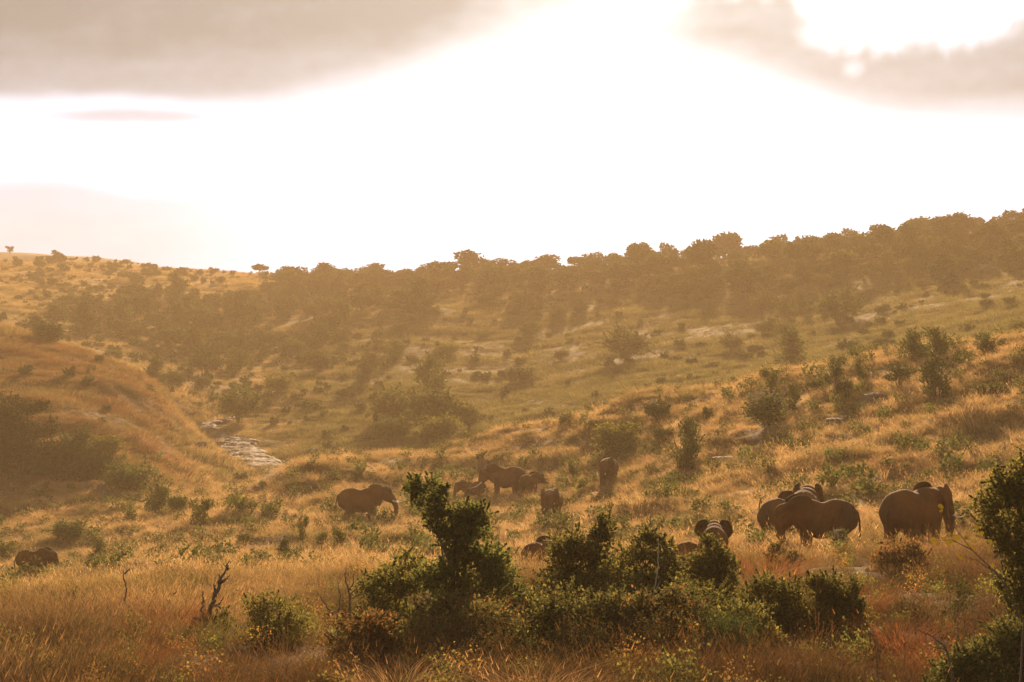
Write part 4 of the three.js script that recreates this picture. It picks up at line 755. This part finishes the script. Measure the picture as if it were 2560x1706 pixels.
// ---------------------------------------------------------------- tussocks, herbs, flower stalks
const tussocks = [0, 1, 2].map((v) => tuft(60 + v, 420, 1.0, 0.42, 0.009, 1.15, 3, 0.12));
const WOLLY = { rust: [0.23, 0.085, 0.03], straw: [0.32, 0.19, 0.08], olive: [0.13, 0.105, 0.035] }, tussockMat = {};
for (const c of Object.keys(WOLLY)) { tussockMat[c] = leafMaterial(0.4); tussockMat[c].color.setRGB(...WOLLY[c]); }
[[430, 37, 1.15, 'rust', 'big rust coloured tussock before the branching dead tree'], [375, 35, 0.95, 'rust', 'rust tussock under the curled dead stump'], [500, 34, 0.95, 'olive', 'greenish long bladed tussock at the base of the branching dead tree'], [330, 30, 0.8, 'rust', 'dull tussock below the curved dead twig'],
  [1915, 44, 1.5, 'rust', 'tall rust tussock in front of the head of the big cow elephant'], [1870, 40, 1.2, 'straw', 'straw tussock beside the tall rust one below the cow elephant'], [2140, 36, 1.0, 'rust', 'red tussock between the low dense bushes and the largest elephant'], [2240, 32, 1.0, 'rust', 'red tussock downhill of the largest elephant'], [2340, 28, 0.9, 'rust', 'red tussock near the dense leafy tree'],
  [1000, 25, 0.9, 'straw', 'pale dry tussock under the flowering shrub'], [1110, 24, 0.8, 'olive', 'shadowed tussock under the tall thorn bush'], [1340, 24, 1.0, 'straw', 'dry tussock between the thorn bush and the dark twiggy bush'], [1460, 23, 0.9, 'straw', 'dry tussock under the dark twiggy bush'], [1600, 22, 0.9, 'olive', 'shadowed tussock under the bush with the pale trunk'], [1730, 23, 0.9, 'olive', 'greenish tussock under the pointed leafy bush'],
  [2010, 19, 0.8, 'rust', 'bright red tussock below the pair of low dense bushes'], [1950, 18, 0.6, 'rust', 'short red tussock at the lower frame edge'], [600, 24, 0.7, 'rust', 'rust tussock low in front of the dead tree'], [800, 23, 0.75, 'rust', 'rust tussock low in front of the forked dead branches'], [180, 26, 0.6, 'rust', 'low rust tussock on the near slope under the dark rounded bush'], [1325, 33, 1.3, 'rust', 'glowing tussock in the gap between the two biggest thorn bushes']]
  .forEach(([px, d, s, c, label], i) => { const t = part('grass_tussock', tussocks[i % 3], tussockMat[c], scene); t.name = numbered('grass_tussock'); t.position.set(...on(px, d, -0.03)); t.rotation.y = i * 2.1; t.scale.set(s * 1.1, s, s * 1.1); tag(t, label, 'grass tussock', 'grass tussocks near the camera'); });
function scatter(name, label, geos, mat, n, d0, d1, size, keep, tone) {
  const r = rng(n + 17), m = new THREE.Matrix4(), q = new THREE.Quaternion(), up = V(0, 1, 0), lists = geos.map(() => []);
  for (let i = 0; i < n; i++) { const d = d0 * Math.pow(d1 / d0, Math.sqrt(r())), x = (r() * 2 - 1) * (0.31 * d + 1); if (keep(x, d, r) && !inStream(x, d)) lists[Math.floor(r() * geos.length)].push([x, d]); }
  lists.forEach((list, k) => { const o = new THREE.InstancedMesh(geos[k], mat, list.length), c = new THREE.Color(); list.forEach(([x, d], i) => { const s = size * (0.5 + r()); q.setFromAxisAngle(up, r() * 6.283); o.setMatrixAt(i, m.compose(V(x, ground(x, d) - 0.02, -d), q, V(s, s * (0.7 + 0.6 * r()), s))); const t = tone(r); o.setColorAt(i, c.setRGB(t, t, t)); }); o.name = numbered(name); o.castShadow = o.receiveShadow = true; tag(o, label, name.replace(/_/g, ' '), null, 'stuff'); scene.add(o); });
}
const herb = (seed, tone, n, leaf) => foliage(seed, FORMS.shrub(rng(seed)), n, leaf, tone, { alt: 'yellow', mix: 0.35, floor: 0.01, sprig: 0.5 });
scatter('herb', 'leafy herbs among the tall grass of the near slope', [herb(71, 'olive', 320, 0.036), herb(72, 'olive', 260, 0.034), herb(73, 'rust', 320, 0.032), herb(74, 'green', 320, 0.036)], LEAF_NEAR, 2200, 15, 80, 0.5, (x, d, r) => r() < 0.5 + 0.9 * fbm(x / 3 + 9, d / 4, 3), (r) => 0.7 + 0.5 * r());
scatter('herb', 'green herb cushions between the grass of the lit slopes', [herb(75, 'olive', 120, 0.085), herb(76, 'dusty', 110, 0.085), herb(77, 'green', 120, 0.085)], LEAF, 5200, 70, 235, 1.0, (x, d, r) => r() < 0.42 + 1.1 * fbm(x / 9 + 4, d / 9, 3), (r) => 0.7 + 0.5 * r());
{
  const stalk = (seed) => { const r = rng(seed), list = [], colours = []; for (let i = 0; i < 5; i++) { const x = (r() - 0.5) * 0.25, z = (r() - 0.5) * 0.25, h = 0.7 + 0.5 * r(), l = (r() - 0.5) * 0.25; const s = taperTube([V(x, -0.05, z), V(x + l * 0.4, h * 0.6, z), V(x + l, h, z + l * 0.3)], [0.008, 0.006, 0.004], 4); list.push([s, [0.5, 0.38, 0.2]]); for (let k = 0; k < 5; k++) { const hd = new THREE.IcosahedronGeometry(0.022 + 0.015 * r(), 0); hd.scale(1, 1.5, 1); hd.translate(x + l + (r() - 0.5) * 0.1, h + (r() - 0.6) * 0.14, z + (r() - 0.5) * 0.1); list.push([hd, [0.5, 0.38, 0.24]]); } }
    return mergeGeometries(list.map(([g, c]) => { g = g.index ? g.toNonIndexed() : g; g.deleteAttribute('uv'); const a = new Float32Array(g.attributes.position.count * 3); for (let i = 0; i < a.length; i++) a[i] = c[i % 3]; g.setAttribute('color', new THREE.BufferAttribute(a, 3)); return g; })); };
  scatter('flower_stalk', 'pale dry flower stalks standing out of the grass', [stalk(91), stalk(92)], leafMaterial(0.25), 420, 75, 200, 0.8, (x, d, r) => r() < 0.35 + 1.2 * fbm(x / 7 + 44, d / 7, 3), (r) => 0.8 + 0.4 * r());
}
{
  const r = rng(505), stem = (sd) => { const q = rng(sd), l = []; for (let i = 0; i < 4; i++) { const x = (q() - 0.5) * 0.4, z = (q() - 0.5) * 0.4, h = 1.0 + 0.6 * q(), b = (q() - 0.5) * 0.5; l.push(taperTube([V(x, -0.05, z), V(x + b * 0.2, h * 0.5, z), V(x + b, h, z + b * 0.4)], [0.006, 0.005, 0.003], 4)); for (let k = 0; k < 3; k++) { const hd = new THREE.OctahedronGeometry(0.016 + 0.012 * q(), 0); hd.scale(0.8, 2.6, 0.8); hd.rotateZ((q() - 0.5) * 1.2); hd.translate(x + b * (0.8 + 0.2 * k / 3), h * (0.84 + 0.07 * k), z + b * 0.35); hd.deleteAttribute('uv'); l.push(hd); } } return mergeGeometries(l.map((g) => g.index ? g.toNonIndexed() : g)); };
  const mats = [[0.40, 0.22, 0.09], [0.30, 0.13, 0.05]].map((c) => new THREE.MeshPhysicalMaterial({ color: new THREE.Color().setRGB(...c), roughness: 1, specularIntensity: 0.2, side: THREE.DoubleSide, transmission: 0.25, thickness: 0 })), m = new THREE.Matrix4(), q = new THREE.Quaternion(), up = V(0, 1, 0);
  [0, 1].forEach((v) => { const n = 16, o = new THREE.InstancedMesh(stem(700 + v), mats[v], n); for (let i = 0; i < n; i++) { const px = 300 + 2200 * r(), d = 24 + 10 * r(), p = on(px, d); q.setFromAxisAngle(up, r() * 6.28); const s = 0.4 + 0.35 * r(); o.setMatrixAt(i, m.compose(V(...p), q, V(s, s, s))); } o.name = numbered('dry_stalk'); o.castShadow = o.receiveShadow = true; tag(o, 'tall dry seed stalks before the dark bushes', 'dry stalk', null, 'stuff'); scene.add(o); });
}
o_from = 40;
{ // pale plume plant and the blossoms of the white flowered bush
  const d = hit(2097, 1392, 40) ?? 60, blossoms = (seed, n, spread, base, size) => { const r = rng(seed), l = []; for (let i = 0; i < n; i++) { const g = new THREE.IcosahedronGeometry(size * (0.6 + 0.8 * r()), 0); const a = r() * 6.28, u = Math.sqrt(r()); g.translate(Math.cos(a) * u * spread[0], base + spread[1] * Math.sqrt(1 - u * u) * (0.8 + 0.3 * r()), Math.sin(a) * u * spread[0]); l.push(g); } return mergeGeometries(l); };
  const petal = new THREE.MeshPhysicalMaterial({ color: new THREE.Color().setRGB(0.5, 0.38, 0.25), roughness: 1, transmission: 0.3, thickness: 0, side: THREE.DoubleSide });
  const t = plant('plume_plant', 'plant with a pale fluffy plume in front of the rump of the cow elephant', 'plant', 'open', 'olive', on(2097, d), M2(56, d), M2(70, d), { grade: 1 });
  part('plume', blossoms(5, 90, [0.3, 0.4], 0.55, 0.05), petal, t);
  const dd = hit(1919, 1066, 90) ?? 150, f = plant('flowering_bush', 'leafy green bush topped with white blossom on the elephant slope', 'bush', 'shrub', 'green', on(1919, dd), M2(120, dd), M2(94, dd), { grade: 1, variant: 2 });
  part('blossom', blossoms(6, 130, [0.46, 0.62], 0.30, 0.022), petal, f);
}
// ---------------------------------------------------------------- elephants
const wrinkle = (() => {
  const S = 512, data = new Uint8Array(S * S * 4);
  for (let y = 0; y < S; y++) for (let x = 0; x < S; x++) {
    const u = x / S * 16, v = y / S * 16, w = noise2(u * 0.7, v * 0.7) * 0.8;
    const folds = 1 - Math.abs(Math.sin((v * 1.9 + w * 2.4 + noise2(u * 2, v) * 0.8) * 2)), net = Math.abs(noise2(u * 5 + w, v * 6)) * 0.8 + Math.abs(noise2(u * 11, v * 12 + w)) * 0.5;
    const g = clamp(0.5 + 0.35 * net - 0.3 * folds) * 255; data.set([g, g, g, 255], (y * S + x) * 4);
  }
  const t = new THREE.DataTexture(data, S, S); t.wrapS = t.wrapT = THREE.RepeatWrapping; t.magFilter = THREE.LinearFilter; t.repeat.set(1.2, 1.2); t.needsUpdate = true; return t;
})();
const SKIN = new THREE.MeshPhysicalMaterial({ vertexColors: true, roughness: 0.95, specularIntensity: 0.15, bumpMap: wrinkle, bumpScale: 0.03 });
const IVORY = new THREE.MeshStandardMaterial({ color: new THREE.Color().setRGB(0.72, 0.62, 0.46), roughness: 0.45 }), EYE = new THREE.MeshStandardMaterial({ color: 0x120a06, roughness: 0.2 });
function skinned(g) {                                           // same attributes on every piece of the hide
  g = g.index ? g.toNonIndexed() : g;
  const p = g.attributes.position, uv = new Float32Array(p.count * 2), c = new Float32Array(p.count * 3);
  for (let i = 0; i < p.count; i++) {
    const x = p.getX(i), y = p.getY(i), z = p.getZ(i), n = 0.85 + 0.35 * noise3(x * 3, y * 3, z * 3) + 0.18 * noise3(x * 13, y * 13, z * 13), red = clamp(0.5 + 0.9 * noise3(x * 2 + 9, y * 2.4, z * 2));
    uv.set([x + 0.4 * z, y + 0.6 * z], i * 2); c.set([lerp(0.11, 0.165, red) * n, lerp(0.054, 0.062, red) * n, lerp(0.024, 0.018, red) * n], i * 3);
  }
  g.setAttribute('uv', new THREE.BufferAttribute(uv, 2)); g.setAttribute('color', new THREE.BufferAttribute(c, 3));
  for (const k of Object.keys(g.attributes)) if (!['position', 'normal', 'uv', 'color'].includes(k)) g.deleteAttribute(k);
  return g;
}
// a hide with shoulder height 1, walking toward +x; p: pose
function elephantShapes(p) {
  const young = p.young ?? 0, pivot = V(0.40, 0.78, 0), rot = new THREE.Matrix4().makeRotationY(p.yaw ?? 0).multiply(new THREE.Matrix4().makeRotationZ(p.pitch ?? 0));
  const H = (x, y, z = 0) => V(x, y, z).sub(pivot).applyMatrix4(rot).add(pivot), hs = 1 + 0.08 * young;
  const bones = [], bone = (a, b, ra, rb, k = 0.06) => bones.push([a, b, ra, rb, k]);
  bone(V(-0.40, 0.66, 0), V(0.00, 0.585, 0), 0.285, 0.315); bone(V(0.00, 0.585, 0), V(0.30, 0.67, 0), 0.315, 0.265, 0.1);
  bone(V(-0.45, 0.73, 0), V(-0.28, 0.77, 0), 0.19, 0.21, 0.09); bone(V(0.2, 0.79, 0), V(0.33, 0.77, 0), 0.19, 0.19, 0.1);
  bone(V(-0.5, 0.56, 0), V(-0.46, 0.5, 0), 0.2, 0.17, 0.08);
  bone(V(0.30, 0.74, 0), H(0.58, 0.80), 0.22, 0.165, 0.08);
  bone(H(0.62, 0.84), H(0.70, 0.86), 0.165 * hs, 0.14 * hs, 0.06); bone(H(0.66, 0.74), H(0.76, 0.66), 0.145 * hs, 0.115 * hs, 0.06); bone(H(0.76, 0.86), H(0.80, 0.70), 0.095 * hs, 0.115 * hs, 0.06);
  bone(H(0.70, 0.62), H(0.80, 0.53), 0.075, 0.04, 0.04);
  for (const s of [-1, 1]) { bone(H(0.72, 0.68, s * 0.09), H(0.84, 0.60, s * 0.095), 0.055, 0.045, 0.04); bone(H(0.70, 0.80, s * 0.10), H(0.78, 0.76, s * 0.09), 0.05, 0.04, 0.04); }
  const trunk = (p.trunk ?? [[0.83, 0.66], [0.90, 0.50], [0.93, 0.34], [0.93, 0.20], [0.96, 0.09]]).map(([x, y, z]) => H(x, y, z ?? 0)), tr = [0.108, 0.085, 0.066, 0.052, 0.042, 0.038, 0.034];
  for (let i = 0; i + 1 < trunk.length; i++) bone(trunk[i], trunk[i + 1], tr[i], tr[i + 1], 0.03);
  const st = p.stride ?? [0.06, -0.05, 0.05, -0.07];
  [-1, 1].forEach((s, i) => {
    const f = st[i], h = st[2 + i];
    bone(V(0.25, 0.62, s * 0.145), V(0.27 + f * 0.4, 0.34, s * 0.165), 0.15, 0.095, 0.07); bone(V(0.27 + f * 0.4, 0.34, s * 0.165), V(0.27 + f, 0.0, s * 0.165), 0.092, 0.088, 0.03); bone(V(0.28 + f, 0.0, s * 0.165), V(0.29 + f, -0.08, s * 0.165), 0.092, 0.1, 0.03);
    bone(V(-0.42, 0.60, s * 0.14), V(-0.36 + h * 0.5, 0.34, s * 0.165), 0.19, 0.108, 0.08); bone(V(-0.36 + h * 0.5, 0.34, s * 0.165), V(-0.43 + h, 0.1, s * 0.165), 0.102, 0.08, 0.03); bone(V(-0.43 + h, 0.1, s * 0.165), V(-0.41 + h, -0.08, s * 0.165), 0.08, 0.095, 0.03);
  });
  const lo = V(-0.86, -0.2, -0.6), S = 1.06, res = p.res ?? 84, q = V(), mc = new MarchingCubes(res, SKIN, false, false, 90000);
  const half = res / 2, B = bones.map(([a, b, ra, rb, k]) => { const d = b.clone().sub(a); return [a.x, a.y, a.z, d.x, d.y, d.z, d.lengthSq() || 1e-6, ra, rb, k]; });
  for (let k = 0; k < res; k++) for (let j = 0; j < res; j++) for (let i = 0; i < res; i++) {
    const x = ((i - half) / half) * S + 0.14, y = ((j - half) / half) * S + 0.5, z = ((k - half) / half) * S; let d = 9;
    if (Math.abs(z) < 0.75 && y > -0.25 && y < 1.3) for (const b of B) {
      const px = x - b[0], py = y - b[1], pz = z - b[2]; let t = (px * b[3] + py * b[4] + pz * b[5]) / b[6]; t = t < 0 ? 0 : t > 1 ? 1 : t;
      const ex = px - b[3] * t, ey = py - b[4] * t, ez = pz - b[5] * t, e = Math.sqrt(ex * ex + ey * ey + ez * ez) - b[7] - (b[8] - b[7]) * t, kk = b[9];
      const h = Math.max(kk - Math.abs(d - e), 0) / kk; d = Math.min(d, e) - h * h * kk * 0.25;
    }
    mc.field[i + j * res + k * res * res] = -d;
  }
  mc.isolation = 0; mc.update();
  const n = mc.geometry.drawRange.count, P = new Float32Array(n * 3), N = new Float32Array(n * 3);
  for (let i = 0; i < n; i++) {
    P[i * 3] = mc.positionArray[i * 3] * S + 0.14; P[i * 3 + 1] = mc.positionArray[i * 3 + 1] * S + 0.5; P[i * 3 + 2] = mc.positionArray[i * 3 + 2] * S;
    const nx = mc.normalArray[i * 3], ny = mc.normalArray[i * 3 + 1], nz = mc.normalArray[i * 3 + 2], l = Math.hypot(nx, ny, nz) || 1; N[i * 3] = nx / l; N[i * 3 + 1] = ny / l; N[i * 3 + 2] = nz / l;
  }
  // faces must turn outward, and so must the normals
  let vol = 0, agree = 0; for (let i = 0; i < n; i += 3) { const a = V().fromArray(P, i * 3), b = V().fromArray(P, i * 3 + 3), c = V().fromArray(P, i * 3 + 6); vol += a.dot(b.clone().cross(c)); agree += b.clone().sub(a).cross(c.clone().sub(a)).dot(V().fromArray(N, i * 3)); }
  if (agree * vol < 0 ? vol > 0 : vol < 0) for (let i = 0; i < n * 3; i++) N[i] *= -1;
  if (vol < 0) for (let i = 0; i < n; i += 3) for (const A of [P, N]) for (let c = 0; c < 3; c++) { const t = A[i * 3 + 3 + c]; A[i * 3 + 3 + c] = A[i * 3 + 6 + c]; A[i * 3 + 6 + c] = t; }
  const hide = new THREE.BufferGeometry(); hide.setAttribute('position', new THREE.BufferAttribute(P, 3)); hide.setAttribute('normal', new THREE.BufferAttribute(N, 3));
  const pieces = [skinned(hide)];
  // ears: thick curved flaps hung on the side of the head
  const sh = new THREE.Shape(); sh.moveTo(-0.03, 0.10); sh.bezierCurveTo(0.02, 0.24, 0.18, 0.27, 0.32, 0.22); sh.bezierCurveTo(0.44, 0.17, 0.47, 0.0, 0.43, -0.10); sh.bezierCurveTo(0.37, -0.22, 0.27, -0.30, 0.19, -0.38); sh.bezierCurveTo(0.12, -0.40, 0.08, -0.28, 0.04, -0.18); sh.bezierCurveTo(0.0, -0.12, -0.03, -0.04, -0.03, 0.10);
  [-1, 1].forEach((s, i) => {
    let ear = new THREE.ExtrudeGeometry(sh, { depth: 0.016, bevelEnabled: true, bevelThickness: 0.006, bevelSize: 0.008, bevelSegments: 2, curveSegments: 10, steps: 1 });
    ear = subdivide(subdivide(ear));
    const e = ear.attributes.position, fl = (p.flare ?? [0.35, 0.35])[i], es = p.earSize ?? 1;
    for (let k = 0; k < e.count; k++) {
      const u = e.getX(k) * es, v = e.getY(k) * es, w = e.getZ(k), bow = 0.10 * Math.sin(u * 6) * 0.5 + 0.02 * Math.sin(v * 14 + u * 8) - 0.5 * u * u * (0.4 + fl * 0.2) + (v > 0.12 ? (v - 0.12) * -0.35 : 0);
      const back = u * Math.cos(fl) - (w + bow) * Math.sin(fl), out = u * Math.sin(fl) + (w + bow) * Math.cos(fl);
      const g = H(0.60 - back, 0.84 + v * 0.95, s * (0.145 + out)); e.setXYZ(k, g.x, g.y, g.z);
    }
    if (s < 0) for (let k = 0; k < e.count; k += 3) { const a = V().fromBufferAttribute(e, k + 1), b = V().fromBufferAttribute(e, k + 2); e.setXYZ(k + 1, b.x, b.y, b.z); e.setXYZ(k + 2, a.x, a.y, a.z); }
    ear.deleteAttribute('normal'); ear.computeVertexNormals(); pieces.push(skinned(ear));
  });
  const tw = p.tailSwing ?? 0.05;
  pieces.push(skinned(taperTube([V(-0.62, 0.80, 0), V(-0.71, 0.72, tw * 0.3), V(-0.755, 0.56, tw * 0.8), V(-0.77, 0.36, tw), V(-0.765, 0.28, tw), V(-0.77, 0.2, tw)], [0.034, 0.026, 0.02, 0.014, 0.022, 0.006], 7)));
  const tusk = (s) => { const l = p.tusk ?? 0.3, pts = [], r = []; for (let i = 0; i <= 7; i++) { const t = i / 7; pts.push(H(0.80 + l * t * 0.95, 0.615 - l * (0.85 * t - 0.65 * t * t), s * (0.09 + 0.05 * t))); r.push(0.026 * (1 - t * 0.85) * Math.min(1, 0.6 + l)); } return taperTube(pts, r, 8); };
  const eye = (s) => { const g = new THREE.SphereGeometry(0.016, 8, 6), c = H(0.765, 0.775, s * 0.128); g.translate(c.x, c.y, c.z); return g; };
  return { hide: mergeGeometries(pieces), tusks: (p.tusk ?? 0.3) > 0 ? [tusk(-1), tusk(1)] : [], eyes: [eye(-1), eye(1)] };
}
function subdivide(g) {                                         // every triangle in four, so that a flat sheet can bend
  g = g.index ? g.toNonIndexed() : g; const p = g.attributes.position, o = [];
  const m = (a, b) => a.clone().add(b).multiplyScalar(0.5), put = (...v) => v.forEach((q) => o.push(q.x, q.y, q.z));
  for (let i = 0; i < p.count; i += 3) { const a = V().fromBufferAttribute(p, i), b = V().fromBufferAttribute(p, i + 1), c = V().fromBufferAttribute(p, i + 2), ab = m(a, b), bc = m(b, c), ca = m(c, a); put(a, ab, ca, ab, b, bc, ca, bc, c, ab, bc, ca); }
  const r = new THREE.BufferGeometry(); r.setAttribute('position', new THREE.Float32BufferAttribute(o, 3)); return r;
}
const DEG = Math.PI / 180;
function elephant(name, label, px, base, hpx, turn, pose, from = 40) {
  const d = pose.d ?? hit(px, base, from) ?? 100, size = hpx * d / FPX, t = thing(name, label, name === 'elephant' ? 'elephant' : 'elephant calf', on(px, d, -0.02 * size), turn * DEG, 'elephants grazing on the slope');
  const g = elephantShapes(pose), body = part('body', g.hide, SKIN, t);
  g.tusks.forEach((x) => part('tusk', x, IVORY, t)); g.eyes.forEach((x) => part('eye', x, EYE, t));
  t.scale.setScalar(size);
  if (false) console.log('elephant', px, base, 'd', d.toFixed(1), 'height', size.toFixed(2));
}
const down = [[0.83, 0.66], [0.91, 0.50], [0.94, 0.34], [0.93, 0.18], [0.90, 0.06]], graze = [[0.83, 0.66], [0.88, 0.48], [0.86, 0.30], [0.82, 0.15], [0.74, 0.07]];
elephant('elephant', 'lone brown elephant with short pale tusks beside a yellow bush at the valley bottom', 86, 1443, 70, -12, { pitch: -0.12, trunk: down, tusk: 0.3, res: 64, flare: [0.2, 0.25] }, 90);
elephant('elephant', 'elephant with a straight tusk pointing forward and its trunk hanging, apart from the family', 905, 1303, 86, 8, { trunk: [[0.83, 0.66], [0.92, 0.50], [0.95, 0.34], [0.94, 0.2], [0.92, 0.12]], tusk: 0.42, res: 64, pitch: 0.1, flare: [0.3, 0.35] }, 90);
elephant('elephant_calf', 'calf standing under the long tusks of the adult elephant', 1180, 1252, 50, 186, { young: 1, tusk: 0, trunk: down, res: 60, pitch: -0.15, earSize: 0.85 }, 90);
elephant('elephant', 'adult elephant with long white tusks lowered over a calf', 1262, 1238, 74, 186, { pitch: -0.22, tusk: 0.62, trunk: [[0.83, 0.66], [0.88, 0.48], [0.86, 0.32], [0.80, 0.2], [0.72, 0.2]], res: 64, flare: [0.1, 0.1], stride: [0.02, -0.04, 0.1, -0.06] }, 90);
elephant('elephant_calf', 'young elephant seen from behind, close to the rump of the long tusked adult', 1325, 1236, 52, 52, { young: 0.6, tusk: 0, yaw: -0.5, trunk: [[0.83, 0.66], [0.93, 0.55], [1.02, 0.5], [1.1, 0.5]], res: 60 }, 90);
elephant('elephant', 'elephant walking head on down the slope with small white tusk tips', 1378, 1300, 80, -98, { pitch: -0.3, tusk: 0.24, trunk: graze, res: 64, flare: [0.3, 0.3], earSize: 0.84 }, 90);
elephant('elephant', 'elephant facing down the slope alone, above the rest of the herd', 1520, 1211, 68, -104, { pitch: -0.2, yaw: -0.1, tusk: 0.26, trunk: graze, res: 64, flare: [0.3, 0.35], earSize: 0.84 }, 90);
elephant('elephant', 'dark elephant seen from the rear behind the broad thorny bush', 1352, 1442, 92, 55, { yaw: -0.3, tusk: 0.2, res: 72, flare: [0.5, 0.6] });
elephant('elephant', 'elephant seen from behind with both ears spread wide', 1786, 1412, 104, 84, { tusk: 0.2, res: 72, flare: [0.95, 0.85], earSize: 0.86, pitch: 0.1, trunk: graze });
elephant('elephant', 'low backed young elephant passing behind the leafy bush, one dark ear out', 1745, 1446, 96, 24, { young: 0.5, tusk: 0, res: 72, flare: [0.4, 0.9], pitch: -0.2 });
elephant('elephant', 'elephant turned away, its flank behind the head of the big grazing cow', 1962, 1372, 128, 50, { tusk: 0.2, res: 72, d: 79, trunk: graze });
elephant('elephant', 'elephant facing away behind the group with only head and ears above it', 2012, 1352, 128, 76, { tusk: 0.2, res: 72, d: 84, flare: [0.25, 0.5], earSize: 0.9, pitch: 0.05 });
elephant('elephant', 'big reddish cow elephant grazing side on with her tail hanging', 2052, 1378, 134, 186, { pitch: -0.3, tusk: 0, trunk: graze, res: 92, flare: [0.12, 0.15], stride: [0.05, -0.04, 0.04, -0.02] });
elephant('elephant', 'largest elephant walking away with one white tusk, near the dark leafy tree', 2290, 1374, 158, 38, { yaw: 0.1, tusk: 0.34, trunk: down, res: 96, flare: [0.22, 0.5], earSize: 0.95, stride: [0.08, -0.05, -0.06, 0.1], pitch: -0.08 });
renderer.render(scene, camera);
